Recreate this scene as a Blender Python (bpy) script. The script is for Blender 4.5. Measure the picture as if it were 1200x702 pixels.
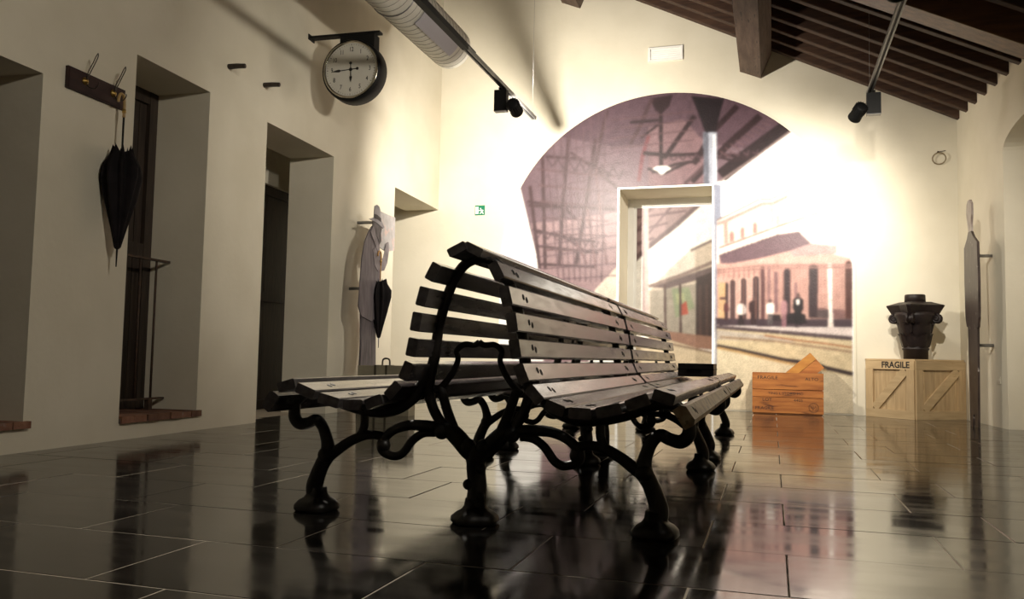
import bpy, math, random
import numpy as np
from mathutils import Vector, Matrix

for o in list(bpy.data.objects): bpy.data.objects.remove(o)
SC = bpy.context.scene
COL = SC.collection
random.seed(4)
R = math.radians

# ------------------------------------------------------------------ camera, world, exposure
cd = bpy.data.cameras.new('camera'); cd.sensor_width = 36.0; cd.lens = 29.646; cd.clip_start = 0.02
cam = bpy.data.objects.new('camera', cd); COL.objects.link(cam)
yaw, pit, rol = R(-17.204), R(3.961), R(1.102)
fw = Vector((math.sin(yaw)*math.cos(pit), math.cos(yaw)*math.cos(pit), math.sin(pit)))
rt = Vector((math.cos(yaw), -math.sin(yaw), 0)); up = rt.cross(fw)
rt2 = rt*math.cos(rol)+up*math.sin(rol); up2 = up*math.cos(rol)-rt*math.sin(rol)
cam.matrix_world = Matrix((( rt2.x, up2.x, -fw.x, 0), (rt2.y, up2.y, -fw.y, 0), (rt2.z, up2.z, -fw.z, 0.60), (0, 0, 0, 1)))
SC.camera = cam
w = bpy.data.worlds.new('world'); SC.world = w; w.use_nodes = True
w.node_tree.nodes['Background'].inputs[0].default_value = (0.9, 0.85, 0.75, 1)
w.node_tree.nodes['Background'].inputs[1].default_value = 0.01
SC.view_settings.view_transform = 'Standard'; SC.view_settings.look = 'None'
SC.view_settings.gamma = 1.0; SC.view_settings.use_curve_mapping = False
SC.view_settings.exposure = 0.0
LAMP_COL = (1.0, 0.92, 0.79)
P_BACK, P_CORNER, P_RIGHT, P_BENCH, P_WALL_FILL, P_CLOCK_FILL = 950.0, 560.0, 430.0, 420.0, 250.0, 400.0      # watts of the track lamps; the wall and clock ones are added fill

# ------------------------------------------------------------------ room measures (metres; camera stands at x=0, y=0)
YB = 10.9                       # back wall
DOOR_X0, DOOR_X1, DOOR_Z, DOOR_Y = -1.947, -0.709, 2.862, 11.8
LA = R(2.75); LO = Vector((-4.137, 3.721, 0))
LU = Vector((-math.sin(LA), math.cos(LA), 0)); LN = Vector((math.cos(LA), math.sin(LA), 0))
def left_at(s, d=0.0, z=0.0): return LO + LU*s + LN*d + Vector((0, 0, z))
RA = math.atan(0.06)            # right wall turns out towards the camera
def right_x(y): return 2.085 + 0.06*(YB-y)
def roof_z(x): return 3.494 - 0.49*(x-2.085)

# ------------------------------------------------------------------ materials
def lin(c): return tuple((v/255/12.92 if v/255 <= 0.04045 else ((v/255+0.055)/1.055)**2.4) for v in c)
MATS = {}
def mat(name, c1, c2=None, rough=0.6, scale=6.0, stretch=(1,1,1), bump=0.0, bscale=None, metal=0.0, detail=5.0, lo=0.35, hi=0.65, rough2=None, rnd=0.0, coat=0.0, spec=0.5, c3=None, s3=30.0, t3=(0.6,0.7)):
    m = bpy.data.materials.new(name); m.use_nodes = True; nt = m.node_tree; N = nt.nodes; K = nt.links.new
    b = N['Principled BSDF']; b.inputs['Roughness'].default_value = rough; b.inputs['Metallic'].default_value = metal
    b.inputs['Specular IOR Level'].default_value = spec; b.inputs['Coat Weight'].default_value = coat; b.inputs['Coat Roughness'].default_value = 0.15
    b.inputs['Base Color'].default_value = (*c1, 1)
    tc = N.new('ShaderNodeTexCoord'); mp = N.new('ShaderNodeMapping'); mp.inputs['Scale'].default_value = stretch
    K(tc.outputs['Object'], mp.inputs['Vector'])
    if rnd:
        oi = N.new('ShaderNodeObjectInfo'); cb = N.new('ShaderNodeCombineXYZ'); mu = N.new('ShaderNodeMath'); mu.operation = 'MULTIPLY'; mu.inputs[1].default_value = 37.0
        K(oi.outputs['Random'], mu.inputs[0]); [K(mu.outputs[0], cb.inputs[i]) for i in range(3)]; K(cb.outputs[0], mp.inputs['Location'])
    nz = N.new('ShaderNodeTexNoise'); nz.inputs['Scale'].default_value = scale; nz.inputs['Detail'].default_value = detail
    K(mp.outputs[0], nz.inputs['Vector'])
    rp = N.new('ShaderNodeMapRange'); rp.inputs['From Min'].default_value = lo; rp.inputs['From Max'].default_value = hi
    K(nz.outputs['Fac'], rp.inputs['Value'])
    out = None
    if c2:
        mx = N.new('ShaderNodeMix'); mx.data_type = 'RGBA'; mx.inputs[6].default_value = (*c1, 1); mx.inputs[7].default_value = (*c2, 1)
        K(rp.outputs[0], mx.inputs[0]); out = mx.outputs[2]
        if c3:
            n3 = N.new('ShaderNodeTexNoise'); n3.inputs['Scale'].default_value = s3; n3.inputs['Detail'].default_value = 6
            K(mp.outputs[0], n3.inputs['Vector'])
            r3 = N.new('ShaderNodeMapRange'); r3.inputs['From Min'].default_value = t3[0]; r3.inputs['From Max'].default_value = t3[1]; K(n3.outputs['Fac'], r3.inputs['Value'])
            m3 = N.new('ShaderNodeMix'); m3.data_type = 'RGBA'; m3.inputs[7].default_value = (*c3, 1); K(out, m3.inputs[6]); K(r3.outputs[0], m3.inputs[0]); out = m3.outputs[2]
        if rnd:
            hs = N.new('ShaderNodeHueSaturation'); r2 = N.new('ShaderNodeMapRange'); r2.inputs['To Min'].default_value = 1-rnd; r2.inputs['To Max'].default_value = 1+rnd
            K(oi.outputs['Random'], r2.inputs['Value']); K(r2.outputs[0], hs.inputs['Value']); K(out, hs.inputs['Color']); out = hs.outputs[0]
        K(out, b.inputs['Base Color'])
    if rough2 is not None:
        rr = N.new('ShaderNodeMapRange'); rr.inputs['To Min'].default_value = rough; rr.inputs['To Max'].default_value = rough2
        K(rp.outputs[0], rr.inputs['Value']); K(rr.outputs[0], b.inputs['Roughness'])
    if bump:
        bn = N.new('ShaderNodeTexNoise'); bn.inputs['Scale'].default_value = bscale or scale*4; bn.inputs['Detail'].default_value = 4; K(mp.outputs[0], bn.inputs['Vector'])
        bp = N.new('ShaderNodeBump'); bp.inputs['Strength'].default_value = bump; bp.inputs['Distance'].default_value = 0.01
        K(bn.outputs['Fac'], bp.inputs['Height']); K(bp.outputs[0], b.inputs['Normal'])
    MATS[name] = m
    return m
def emit(name, c, s):
    m = bpy.data.materials.new(name); m.use_nodes = True; b = m.node_tree.nodes['Principled BSDF']
    b.inputs['Base Color'].default_value = (*c, 1); b.inputs['Emission Color'].default_value = (*c, 1); b.inputs['Emission Strength'].default_value = s
    return m
PLASTER = mat('plaster', (0.66, 0.61, 0.49), (0.72, 0.67, 0.55), rough=0.9, scale=1.6, bump=0.12, bscale=26, spec=0.2)
TILE = mat('slate_tile', (0.012, 0.011, 0.010), (0.024, 0.021, 0.018), rough=0.07, rough2=0.15, scale=3.2, stretch=(1, 2.5, 1), bump=0.012, bscale=5, rnd=0.22, spec=0.42, c3=(0.05, 0.038, 0.026), s3=22, t3=(0.68, 0.76))
GROUT = mat('grout', (0.42, 0.36, 0.28), (0.52, 0.45, 0.35), rough=0.8, scale=12)
SLAT = mat('varnished_slat', (0.045, 0.040, 0.040), (0.080, 0.071, 0.069), rough=0.16, rough2=0.27, scale=5, stretch=(6, 1.0, 6), bump=0.03, bscale=22, rnd=0.25, c3=(0.012, 0.009, 0.008), s3=7, t3=(0.69, 0.74))
PALE = mat('worn_slat', (0.46, 0.37, 0.23), (0.27, 0.19, 0.11), rough=0.45, scale=10, stretch=(3, 1.2, 3), bump=0.2, bscale=25, rnd=0.1, c3=(0.02, 0.015, 0.01), s3=9, t3=(0.60, 0.66))
BOLT = mat('bolt', (0.006, 0.005, 0.005), rough=0.6)
IRON = mat('cast_iron', (0.010, 0.009, 0.008), (0.022, 0.018, 0.015), rough=0.30, rough2=0.5, scale=14, bump=0.25, bscale=40)
RAFT = mat('rafter_wood', (0.030, 0.014, 0.008), (0.060, 0.029, 0.015), rough=0.75, scale=4, stretch=(1, 9, 9), bump=0.25, rnd=0.2)
DECK = mat('roof_boards', (0.15, 0.048, 0.014), (0.24, 0.080, 0.022), rough=0.8, scale=3, stretch=(1, 6, 6), bump=0.2)
PURL = mat('purlin_wood', (0.060, 0.036, 0.025), (0.115, 0.075, 0.054), rough=0.7, scale=2.5, stretch=(8, 1, 8), bump=0.3, c3=(0.02, 0.012, 0.008), s3=5, t3=(0.62, 0.68))
ORANGEBEAM = mat('varnished_beam', (0.085, 0.042, 0.022), (0.16, 0.075, 0.034), rough=0.5, scale=3, stretch=(1, 7, 7), bump=0.2)
BLACK = mat('black_metal', (0.006, 0.006, 0.006), rough=0.6, spec=0.25)
TRACKM = mat('track_aluminium', (0.10, 0.10, 0.10), (0.16, 0.155, 0.15), rough=0.4, metal=0.6, scale=9)
WHITE = mat('white_paint', (0.80, 0.79, 0.76), (0.86, 0.85, 0.82), rough=0.45, scale=4)
DUCT = mat('duct_paint', (0.62, 0.60, 0.53), (0.70, 0.68, 0.61), rough=0.5, scale=3)
SEAM = mat('duct_seam', (0.16, 0.15, 0.13), rough=0.5)
GRILLE = mat('grille_lavender', (0.42, 0.41, 0.46), rough=0.5)
DARKWOOD = mat('dark_wood', (0.018, 0.011, 0.007), (0.035, 0.022, 0.014), rough=0.55, scale=4, stretch=(8, 8, 1), bump=0.2)
RACKWOOD = mat('rack_wood', (0.020, 0.007, 0.006), (0.036, 0.012, 0.010), rough=0.7, scale=5, stretch=(4, 1, 8))
BRASS = mat('brass', (0.50, 0.33, 0.10), rough=0.35, metal=1.0)
WIRE = mat('wire', (0.07, 0.06, 0.05), rough=0.35, metal=0.8)
FABRIC = mat('umbrella_fabric', (0.005, 0.004, 0.0045), (0.011, 0.008, 0.009), rough=0.8, spec=0.2, scale=8, bump=0.2)
HANDLE = mat('cane_handle', (0.38, 0.19, 0.05), (0.46, 0.26, 0.08), rough=0.35, scale=10)
STEEL = mat('steel', (0.35, 0.35, 0.36), rough=0.35, metal=0.9)
MORTAR = mat('old_mortar', (0.12, 0.10, 0.08), rough=0.9)
BRICK = mat('brick', (0.15, 0.065, 0.038), (0.23, 0.115, 0.070), rough=0.85, scale=9, bump=0.4, rnd=0.3, c3=(0.24, 0.21, 0.19), s3=6, t3=(0.62, 0.68))
RUST = mat('rusty_iron', (0.040, 0.026, 0.018), (0.075, 0.042, 0.025), rough=0.7, scale=20)
FACE = mat('clock_face', (0.55, 0.53, 0.47), (0.60, 0.58, 0.52), rough=0.35, scale=4)
INK = mat('ink', (0.012, 0.010, 0.009), rough=0.6)
CHROME = mat('clock_bezel', (0.45, 0.42, 0.36), rough=0.2, metal=1.0)
PINE = mat('pine', (0.40, 0.28, 0.15), (0.50, 0.36, 0.20), rough=0.6, scale=3, stretch=(9, 9, 1.0), bump=0.08, rnd=0.08, c3=(0.30, 0.18, 0.07), s3=3.0, t3=(0.66, 0.74))
PINEH = mat('pine_rail', (0.42, 0.30, 0.16), (0.52, 0.38, 0.215), rough=0.6, scale=3, stretch=(1.0, 1.0, 9), bump=0.08, rnd=0.08, c3=(0.28, 0.16, 0.06), s3=4.0, t3=(0.66, 0.74))
ORANGEWOOD = mat('orange_crate_wood', (0.42, 0.155, 0.035), (0.27, 0.085, 0.018), rough=0.5, scale=3, stretch=(1, 5, 7), bump=0.08, rnd=0.12, c3=(0.08, 0.022, 0.006), s3=3.6, t3=(0.60, 0.72))
ORANGELIGHT = mat('orange_lid_wood', (0.50, 0.23, 0.05), (0.40, 0.16, 0.035), rough=0.4, scale=3, stretch=(2, 5, 7))
BRONZE = mat('capital_paint', (0.010, 0.006, 0.006), (0.018, 0.011, 0.010), rough=0.48, spec=0.35, scale=9, bump=0.15)
COAT = mat('print_coat', (0.115, 0.100, 0.110), (0.20, 0.175, 0.19), rough=0.6, scale=5, stretch=(1, 3, 0.8), detail=8)
SLEEVE = mat('print_sleeve', (0.16, 0.14, 0.15), (0.26, 0.23, 0.245), rough=0.6, scale=9, detail=8)
TROUSER = mat('print_trousers', (0.06, 0.050, 0.058), (0.15, 0.13, 0.142), rough=0.6, scale=6, stretch=(1, 4, 0.7), detail=8)
HATM = mat('print_hat', (0.21, 0.195, 0.21), (0.40, 0.38, 0.40), rough=0.6, scale=6)
HATBAND = mat('print_hat_band', (0.035, 0.030, 0.032), rough=0.6)
SKIN = mat('print_face', (0.045, 0.038, 0.040), (0.12, 0.105, 0.11), rough=0.6, scale=14)
PAPER = mat('print_newspaper', (0.50, 0.48, 0.48), (0.40, 0.375, 0.375), rough=0.6, scale=16, c3=(0.60, 0.46, 0.42), s3=12, t3=(0.55, 0.62))
BOARDBACK = mat('board_edge', (0.20, 0.17, 0.13), rough=0.7)
BROWNPRINT = mat('print_brown', (0.030, 0.021, 0.019), (0.062, 0.045, 0.040), rough=0.4, scale=4, stretch=(1, 6, 1.2), detail=7, c3=(0.40, 0.36, 0.33), s3=7, t3=(0.68, 0.72))
HEADPRINT = mat('print_pale_head', (0.14, 0.10, 0.09), (0.38, 0.33, 0.30), rough=0.4, scale=8, stretch=(1, 4, 1))
RINGM = mat('painted_iron', (0.22, 0.17, 0.10), rough=0.6)
LEATHER = mat('suitcase_leather', (0.22, 0.195, 0.135), (0.29, 0.26, 0.185), rough=0.5, scale=8, bump=0.15)
LEATHERD = mat('suitcase_strap', (0.05, 0.042, 0.028), rough=0.5)
CASE = mat('black_case', (0.006, 0.005, 0.005), (0.014, 0.012, 0.011), rough=0.5, scale=12, bump=0.2)
GREEN = mat('sign_green', (0.0, 0.17, 0.085), rough=0.4)
LENS = emit('lamp_lens', (1.0, 0.9, 0.72), 25.0)

# ------------------------------------------------------------------ mesh builder
class MB:
    def __init__(s): s.v = []; s.f = []; s.sm = []
    def add(s, vs, fs, smooth=False):
        o = len(s.v); s.v += [tuple(v) for v in vs]; s.f += [tuple(i+o for i in f) for f in fs]; s.sm += [smooth]*len(fs); return s
    def box(s, a, b):
        (x0, y0, z0), (x1, y1, z1) = a, b
        return s.add([(x0,y0,z0),(x1,y0,z0),(x1,y1,z0),(x0,y1,z0),(x0,y0,z1),(x1,y0,z1),(x1,y1,z1),(x0,y1,z1)], [(0,3,2,1),(4,5,6,7),(0,1,5,4),(1,2,6,5),(2,3,7,6),(3,0,4,7)])
    def prism(s, poly, vec, smooth=False):
        vec = Vector(vec); p = [Vector(q) for q in poly]; n = len(p)
        return s.add(p+[q+vec for q in p], [tuple(range(n))[::-1], tuple(range(n, 2*n))]+[(i, (i+1) % n, n+(i+1) % n, n+i) for i in range(n)], smooth)
    def bar(s, p, q, wd, ht, upv=(0,0,1)):
        p, q = Vector(p), Vector(q); d = (q-p).normalized(); sd = d.cross(Vector(upv)).normalized(); u = sd.cross(d)
        c = [sd*(a*wd/2)+u*(b*ht/2) for a, b in ((-1,-1),(1,-1),(1,1),(-1,1))]
        return s.prism([p+k for k in c], q-p)
    def tube(s, pts, rad, n=10, res=5, spline=True, cap=True):
        P = [Vector(p) for p in pts]; Rd = [rad]*len(P) if isinstance(rad, (int, float)) else list(rad)
        if spline and len(P) > 2:
            Q, S = [], []
            for i in range(len(P)-1):
                a, b, c, d = P[max(i-1, 0)], P[i], P[i+1], P[min(i+2, len(P)-1)]
                for k in range(res):
                    t = k/res
                    Q.append(0.5*((2*b)+(c-a)*t+(2*a-5*b+4*c-d)*t*t+(3*b-a-3*c+d)*t**3)); S.append(Rd[i]*(1-t)+Rd[i+1]*t)
            P = Q+[P[-1]]; Rd = S+[Rd[-1]]
        vs, fs = [], []; T = [(P[min(i+1, len(P)-1)]-P[max(i-1, 0)]).normalized() for i in range(len(P))]
        u = T[0].orthogonal().normalized()
        for i, p in enumerate(P):
            u = (u-T[i]*u.dot(T[i])).normalized(); v = T[i].cross(u)
            vs += [p+(u*math.cos(2*math.pi*k/n)+v*math.sin(2*math.pi*k/n))*Rd[i] for k in range(n)]
        for i in range(len(P)-1):
            fs += [(i*n+k, i*n+(k+1) % n, (i+1)*n+(k+1) % n, (i+1)*n+k) for k in range(n)]
        if cap: fs += [tuple(range(n))[::-1], tuple(range((len(P)-1)*n, len(P)*n))]
        return s.add(vs, fs, True)
    def lathe(s, prof, n=24, org=(0,0,0), ax=(0,0,1), smooth=True, mod=None):
        ax = Vector(ax).normalized(); u = ax.orthogonal().normalized(); v = ax.cross(u); o = Vector(org); vs, fs = [], []
        for j, (r, h) in enumerate(prof):
            for k in range(n):
                t = 2*math.pi*k/n; rr, hh = (r, h) if mod is None else mod(r, h, t, j)
                vs.append(o+ax*hh+(u*math.cos(t)+v*math.sin(t))*rr)
        for j in range(len(prof)-1): fs += [(j*n+k, j*n+(k+1) % n, (j+1)*n+(k+1) % n, (j+1)*n+k) for k in range(n)]
        fs += [tuple(range(n))[::-1], tuple(range((len(prof)-1)*n, len(prof)*n))]
        return s.add(vs, fs, smooth)
    def sphere(s, c, r, n=10, sc=(1,1,1)):
        prof = [(max(1e-4, r*math.sin(math.pi*i/n)), -r*math.cos(math.pi*i/n)) for i in range(n+1)]
        m = MB().lathe(prof, n*2); c = Vector(c)
        return s.add([(c.x+v[0]*sc[0], c.y+v[1]*sc[1], c.z+v[2]*sc[2]) for v in m.v], m.f, True)
    def mesh(s, name, m):
        me = bpy.data.meshes.new(name); me.from_pydata(s.v, [], s.f); me.materials.append(m)
        me.polygons.foreach_set('use_smooth', s.sm); me.update()
        import bmesh
        b = bmesh.new(); b.from_mesh(me); bmesh.ops.recalc_face_normals(b, faces=b.faces); b.to_mesh(me); b.free()
        return me
    def build(s, name, m, parent=None, loc=(0,0,0), rz=0.0):
        return link(name, s.mesh(name, m), parent, loc, rz)
def link(name, me, parent=None, loc=(0,0,0), rz=0.0):
    o = bpy.data.objects.new(name, me); COL.objects.link(o); o.location = loc; o.rotation_euler = (0, 0, rz)
    if parent is not None: o.parent = parent
    return o
def tag(o, label=None, cat=None, group=None, kind=None):
    if label: o['label'] = label
    if cat: o['category'] = cat
    if group: o['group'] = group
    if kind: o['kind'] = kind
    return o
def thing(name, label, cat, loc=(0,0,0), rz=0.0, group=None):
    o = bpy.data.objects.new(name, None); COL.objects.link(o); o.location = loc; o.rotation_euler = (0, 0, rz); o.empty_display_size = 0.1
    return tag(o, label, cat, group)
def struct(o): o['kind'] = 'structure'; return o
def text(name, body, size, m, parent, org, xa, ya, bold=0.0, depth=0.0008, xs=1.0):
    cu = bpy.data.curves.new(name, 'FONT'); cu.body = body; cu.size = size; cu.align_x = 'CENTER'; cu.align_y = 'CENTER'; cu.offset = bold; cu.extrude = depth; cu.resolution_u = 3
    t = bpy.data.objects.new(name, cu); COL.objects.link(t)
    bpy.context.view_layer.update()
    me = bpy.data.meshes.new_from_object(t.evaluated_get(bpy.context.evaluated_depsgraph_get()))
    bpy.data.objects.remove(t); me.materials.clear(); me.materials.append(m); me.name = name
    xa, ya = Vector(xa).normalized(), Vector(ya).normalized(); za = xa.cross(ya); o = Vector(org)
    M = Matrix(((xa.x*xs, ya.x, za.x, o.x), (xa.y*xs, ya.y, za.y, o.y), (xa.z*xs, ya.z, za.z, o.z), (0,0,0,1)))
    me.transform(M)
    return link(name, me, parent)
def spot(name, parent, loc, target, watts, angle, blend, size):
    ld = bpy.data.lights.new(name, 'SPOT'); ld.energy = watts; ld.color = LAMP_COL; ld.spot_size = R(angle); ld.spot_blend = blend; ld.shadow_soft_size = size
    o = bpy.data.objects.new(name, ld); COL.objects.link(o); o.location = loc
    o.rotation_euler = (Vector(target)-Vector(loc)).to_track_quat('-Z', 'Y').to_euler()
    if parent is not None:
        o.parent = parent; o.location = Vector(loc)-parent.location
    return o
MURAL_PRINT = [
('p',(250, 248, 246),0,[(-3.941,4.644),(1.149,4.212),(1.106,-0.333),(-3.82,-0.569)]),
('p',(222, 216, 222),0,[(-3.558,1.987),(-3.397,2.512),(-3.085,1.979),(-3.019,1.631),(-3.548,1.519)]),
('p',(134, 110, 120),0,[(-3.31,3.004),(-2.932,3.492),(-2.234,4.149),(-1.329,4.251),(-0.465,4.126),(0.257,3.548),(-0.695,2.857),(-1.811,1.923),(-2.236,1.512),(-2.31,1.061),(-2.293,-0.276),(-2.868,-0.3),(-2.986,1.769)]),
('p',(166, 138, 142),0,[(-3.129,2.422),(-1.817,2.576),(-1.811,1.923),(-2.236,1.512),(-2.31,1.061),(-2.293,-0.276),(-2.868,-0.3),(-2.986,1.769)]),
('p',(116, 90, 102),0,[(-2.755,3.599),(-2.234,4.149),(-1.329,4.251),(-0.465,4.126),(0.257,3.548),(-0.255,3.285),(-1.105,3.444),(-1.996,3.416)]),
('p',(146, 116, 122),0,[(-1.547,3.641),(-1.107,3.725),(-0.782,3.37),(-0.727,2.869),(-1.541,2.882)]),
('p',(215, 200, 185),0,[(-2.236,1.512),(-1.811,1.957),(-1.806,1.454),(-2.233,1.264)]),
('l',(104, 78, 84),0.05,[(-2.979,3.355),(-2.914,1.79)]),
('l',(104, 78, 84),0.05,[(-2.613,3.603),(-2.678,2.768),(-2.722,1.862)]),
('l',(104, 78, 84),0.05,[(-2.249,3.543),(-2.353,2.755),(-2.492,1.859)]),
('l',(104, 78, 84),0.05,[(-2.095,3.912),(-2.192,3.502),(-2.244,3.127)]),
('l',(104, 78, 84),0.05,[(-3.149,2.94),(-2.991,1.791)]),
('l',(104, 78, 84),0.035,[(-2.94,3.334),(-2.474,3.283),(-1.98,3.002)]),
('l',(104, 78, 84),0.035,[(-3.185,2.729),(-2.734,2.648),(-1.975,2.573)]),
('l',(104, 78, 84),0.035,[(-3.099,2.344),(-2.65,2.219),(-2.232,2.153)]),
('l',(104, 78, 84),0.035,[(-3.036,2.114),(-2.533,2.047),(-2.192,2.003)]),
('l',(104, 78, 84),0.035,[(-2.591,3.373),(-2.244,3.127),(-1.941,2.851)]),
('l',(104, 78, 84),0.035,[(-3.164,2.671),(-2.656,2.623),(-2.501,2.459)]),
('l',(104, 78, 84),0.035,[(-3.079,2.305),(-2.689,2.257),(-2.343,2.006)]),
('l',(104, 78, 84),0.035,[(-2.993,1.866),(-2.228,1.818)]),
('l',(140, 108, 112),0.03,[(-2.351,2.605),(-2.228,1.818)]),
('l',(140, 108, 112),0.03,[(-2.244,3.127),(-2.079,1.853)]),
('l',(140, 108, 112),0.03,[(-2.496,2.159),(-2.341,1.857)]),
('l',(122, 92, 98),0.02,[(-3.055,3.166),(-1.98,3.002)]),
('l',(122, 92, 98),0.02,[(-3.027,2.942),(-2.008,2.809)]),
('l',(122, 92, 98),0.02,[(-3,2.719),(-2.035,2.616)]),
('l',(122, 92, 98),0.02,[(-2.972,2.496),(-2.063,2.424)]),
('l',(122, 92, 98),0.02,[(-2.945,2.275),(-2.091,2.231)]),
('l',(122, 92, 98),0.02,[(-2.918,2.054),(-2.118,2.039)]),
('p',(78, 56, 62),0,[(-1.533,4.034),(-1.235,4.056),(-1.276,3.913),(-1.361,3.832),(-1.452,3.853)]),
('l',(78, 56, 62),0.05,[(-1.39,3.936),(-1.378,3.123)]),
('l',(104, 78, 84),0.05,[(-1.504,4.032),(-1.673,3.634),(-1.787,3.436)]),
('l',(140, 84, 92),0.05,[(-1.543,3.538),(-1.627,3.252),(-1.667,2.934)]),
('l',(78, 56, 62),0.06,[(-0.954,3.761),(-1.134,3.514),(-1.342,3.223)]),
('l',(78, 56, 62),0.075,[(-0.421,3.853),(-0.692,3.572),(-0.965,3.132)]),
('l',(78, 56, 62),0.09,[(-0.141,3.706),(-0.529,3.364),(-0.992,2.905)]),
('l',(104, 78, 84),0.045,[(-0.8,3.123),(-1.075,2.88)]),
('l',(70, 52, 58),0.18,[(0.187,3.559),(-0.261,3.236),(-0.623,2.959)]),
('l',(150, 130, 128),0.03,[(0.238,3.5),(-0.208,3.177),(-0.636,2.889)]),
('l',(78, 56, 62),0.05,[(-1.613,3.309),(-1.272,3.262),(-0.883,3.256),(-0.261,3.194)]),
('l',(78, 56, 62),0.035,[(-1.497,3.042),(-1.187,3.143),(-0.883,3.17)]),
('l',(78, 56, 62),0.04,[(-1.554,3.103),(-1.355,3.021),(-1.021,3.163)]),
('l',(78, 56, 62),0.03,[(-0.637,3.2),(-0.475,3.149),(-0.261,3.18)]),
('l',(78, 56, 62),0.035,[(-1.79,3.729),(-1.417,3.734)]),
('l',(78, 56, 62),0.03,[(-1.643,3.515),(-1.416,3.676)]),
('l',(122, 92, 98),0.016,[(-2.053,3.776),(-0.968,3.82)]),
('l',(122, 92, 98),0.016,[(-2.051,3.658),(-0.967,3.704)]),
('l',(122, 92, 98),0.016,[(-2.05,3.525),(-0.967,3.575)]),
('l',(122, 92, 98),0.016,[(-2.048,3.392),(-0.966,3.446)]),
('p',(240, 238, 232),0,[(-1.491,3.094),(-1.426,3.126),(-1.299,3.12),(-1.249,3.083),(-1.313,3.057),(-1.361,3.013),(-1.383,3.014),(-1.426,3.062)]),
('l',(124, 98, 106),0.018,[(-2.931,3.433),(-2.724,1.629)]),
('l',(124, 98, 106),0.018,[(-2.828,3.498),(-2.651,1.628)]),
('l',(124, 98, 106),0.018,[(-2.725,3.562),(-2.578,1.627)]),
('l',(124, 98, 106),0.018,[(-2.622,3.626),(-2.505,1.627)]),
('l',(124, 98, 106),0.018,[(-2.52,3.69),(-2.433,1.626)]),
('l',(124, 98, 106),0.018,[(-2.418,3.754),(-2.361,1.626)]),
('l',(124, 98, 106),0.018,[(-2.317,3.817),(-2.289,1.625)]),
('l',(124, 98, 106),0.018,[(-2.217,3.88),(-2.217,1.624)]),
('l',(124, 98, 106),0.018,[(-2.116,3.943),(-2.146,1.624)]),
('l',(120, 94, 104),0.014,[(-2.556,3.728),(-1.83,3.842)]),
('l',(120, 94, 104),0.014,[(-2.601,3.567),(-1.828,3.681)]),
('l',(120, 94, 104),0.014,[(-2.645,3.406),(-1.827,3.521)]),
('l',(120, 94, 104),0.014,[(-2.69,3.245),(-1.825,3.361)]),
('l',(120, 94, 104),0.014,[(-2.735,3.084),(-1.824,3.201)]),
('l',(120, 94, 104),0.014,[(-2.78,2.923),(-1.822,3.041)]),
('l',(120, 94, 104),0.014,[(-2.824,2.762),(-1.82,2.882)]),
('l',(120, 94, 104),0.014,[(-2.869,2.601),(-1.819,2.723)]),
('l',(120, 94, 104),0.014,[(-2.914,2.439),(-1.817,2.565)]),
('l',(120, 94, 104),0.014,[(-2.959,2.278),(-1.816,2.407)]),
('l',(120, 94, 104),0.014,[(-3.004,2.117),(-1.814,2.249)]),
('l',(120, 94, 104),0.014,[(-3.049,1.955),(-1.813,2.092)]),
('l',(120, 94, 104),0.014,[(-3.094,1.794),(-1.81,1.867)]),
('l',(120, 94, 104),0.014,[(-3.139,1.632),(-1.809,1.71)]),
('l',(108, 84, 92),0.018,[(-2.94,3.353),(-2.84,3.194),(-2.744,3.304)]),
('l',(112, 88, 96),0.016,[(-3.099,2.344),(-3.019,2.227),(-2.962,2.321)]),
('l',(108, 84, 92),0.018,[(-2.783,3.322),(-2.684,3.156),(-2.597,3.27)]),
('l',(112, 88, 96),0.016,[(-2.965,2.317),(-2.886,2.201),(-2.829,2.295)]),
('l',(108, 84, 92),0.018,[(-2.628,3.291),(-2.529,3.118),(-2.451,3.236)]),
('l',(112, 88, 96),0.016,[(-2.833,2.291),(-2.753,2.176),(-2.697,2.269)]),
('l',(108, 84, 92),0.018,[(-2.474,3.26),(-2.376,3.081),(-2.305,3.202)]),
('l',(112, 88, 96),0.016,[(-2.701,2.265),(-2.622,2.15),(-2.566,2.243)]),
('l',(108, 84, 92),0.018,[(-2.321,3.229),(-2.224,3.043),(-2.162,3.168)]),
('l',(112, 88, 96),0.016,[(-2.57,2.239),(-2.492,2.125),(-2.436,2.217)]),
('l',(108, 84, 92),0.018,[(-2.169,3.199),(-2.073,3.006),(-2.019,3.135)]),
('l',(112, 88, 96),0.016,[(-2.44,2.214),(-2.363,2.1),(-2.307,2.192)]),
('l',(108, 84, 92),0.018,[(-2.019,3.169),(-1.924,2.97),(-1.877,3.102)]),
('l',(112, 88, 96),0.016,[(-2.311,2.188),(-2.235,2.075),(-2.179,2.166)]),
('l',(108, 82, 90),0.022,[(-1.272,3.233),(-1.21,3.187),(-1.155,3.256)]),
('l',(108, 82, 90),0.022,[(-1.154,3.236),(-1.093,3.19),(-1.043,3.259)]),
('l',(108, 82, 90),0.022,[(-1.038,3.238),(-0.976,3.192),(-0.932,3.261)]),
('l',(108, 82, 90),0.022,[(-0.921,3.241),(-0.861,3.195),(-0.822,3.264)]),
('l',(108, 82, 90),0.022,[(-0.806,3.243),(-0.746,3.197),(-0.713,3.266)]),
('l',(108, 82, 90),0.022,[(-0.691,3.245),(-0.631,3.2),(-0.604,3.269)]),
('l',(108, 82, 90),0.022,[(-0.577,3.248),(-0.518,3.202),(-0.496,3.272)]),
('l',(108, 82, 90),0.022,[(-0.464,3.25),(-0.405,3.205),(-0.389,3.274)]),
('l',(108, 82, 90),0.022,[(-0.351,3.252),(-0.293,3.207),(-0.282,3.277)]),
('l',(108, 82, 90),0.022,[(-0.239,3.255),(-0.181,3.21),(-0.176,3.279)]),
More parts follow.
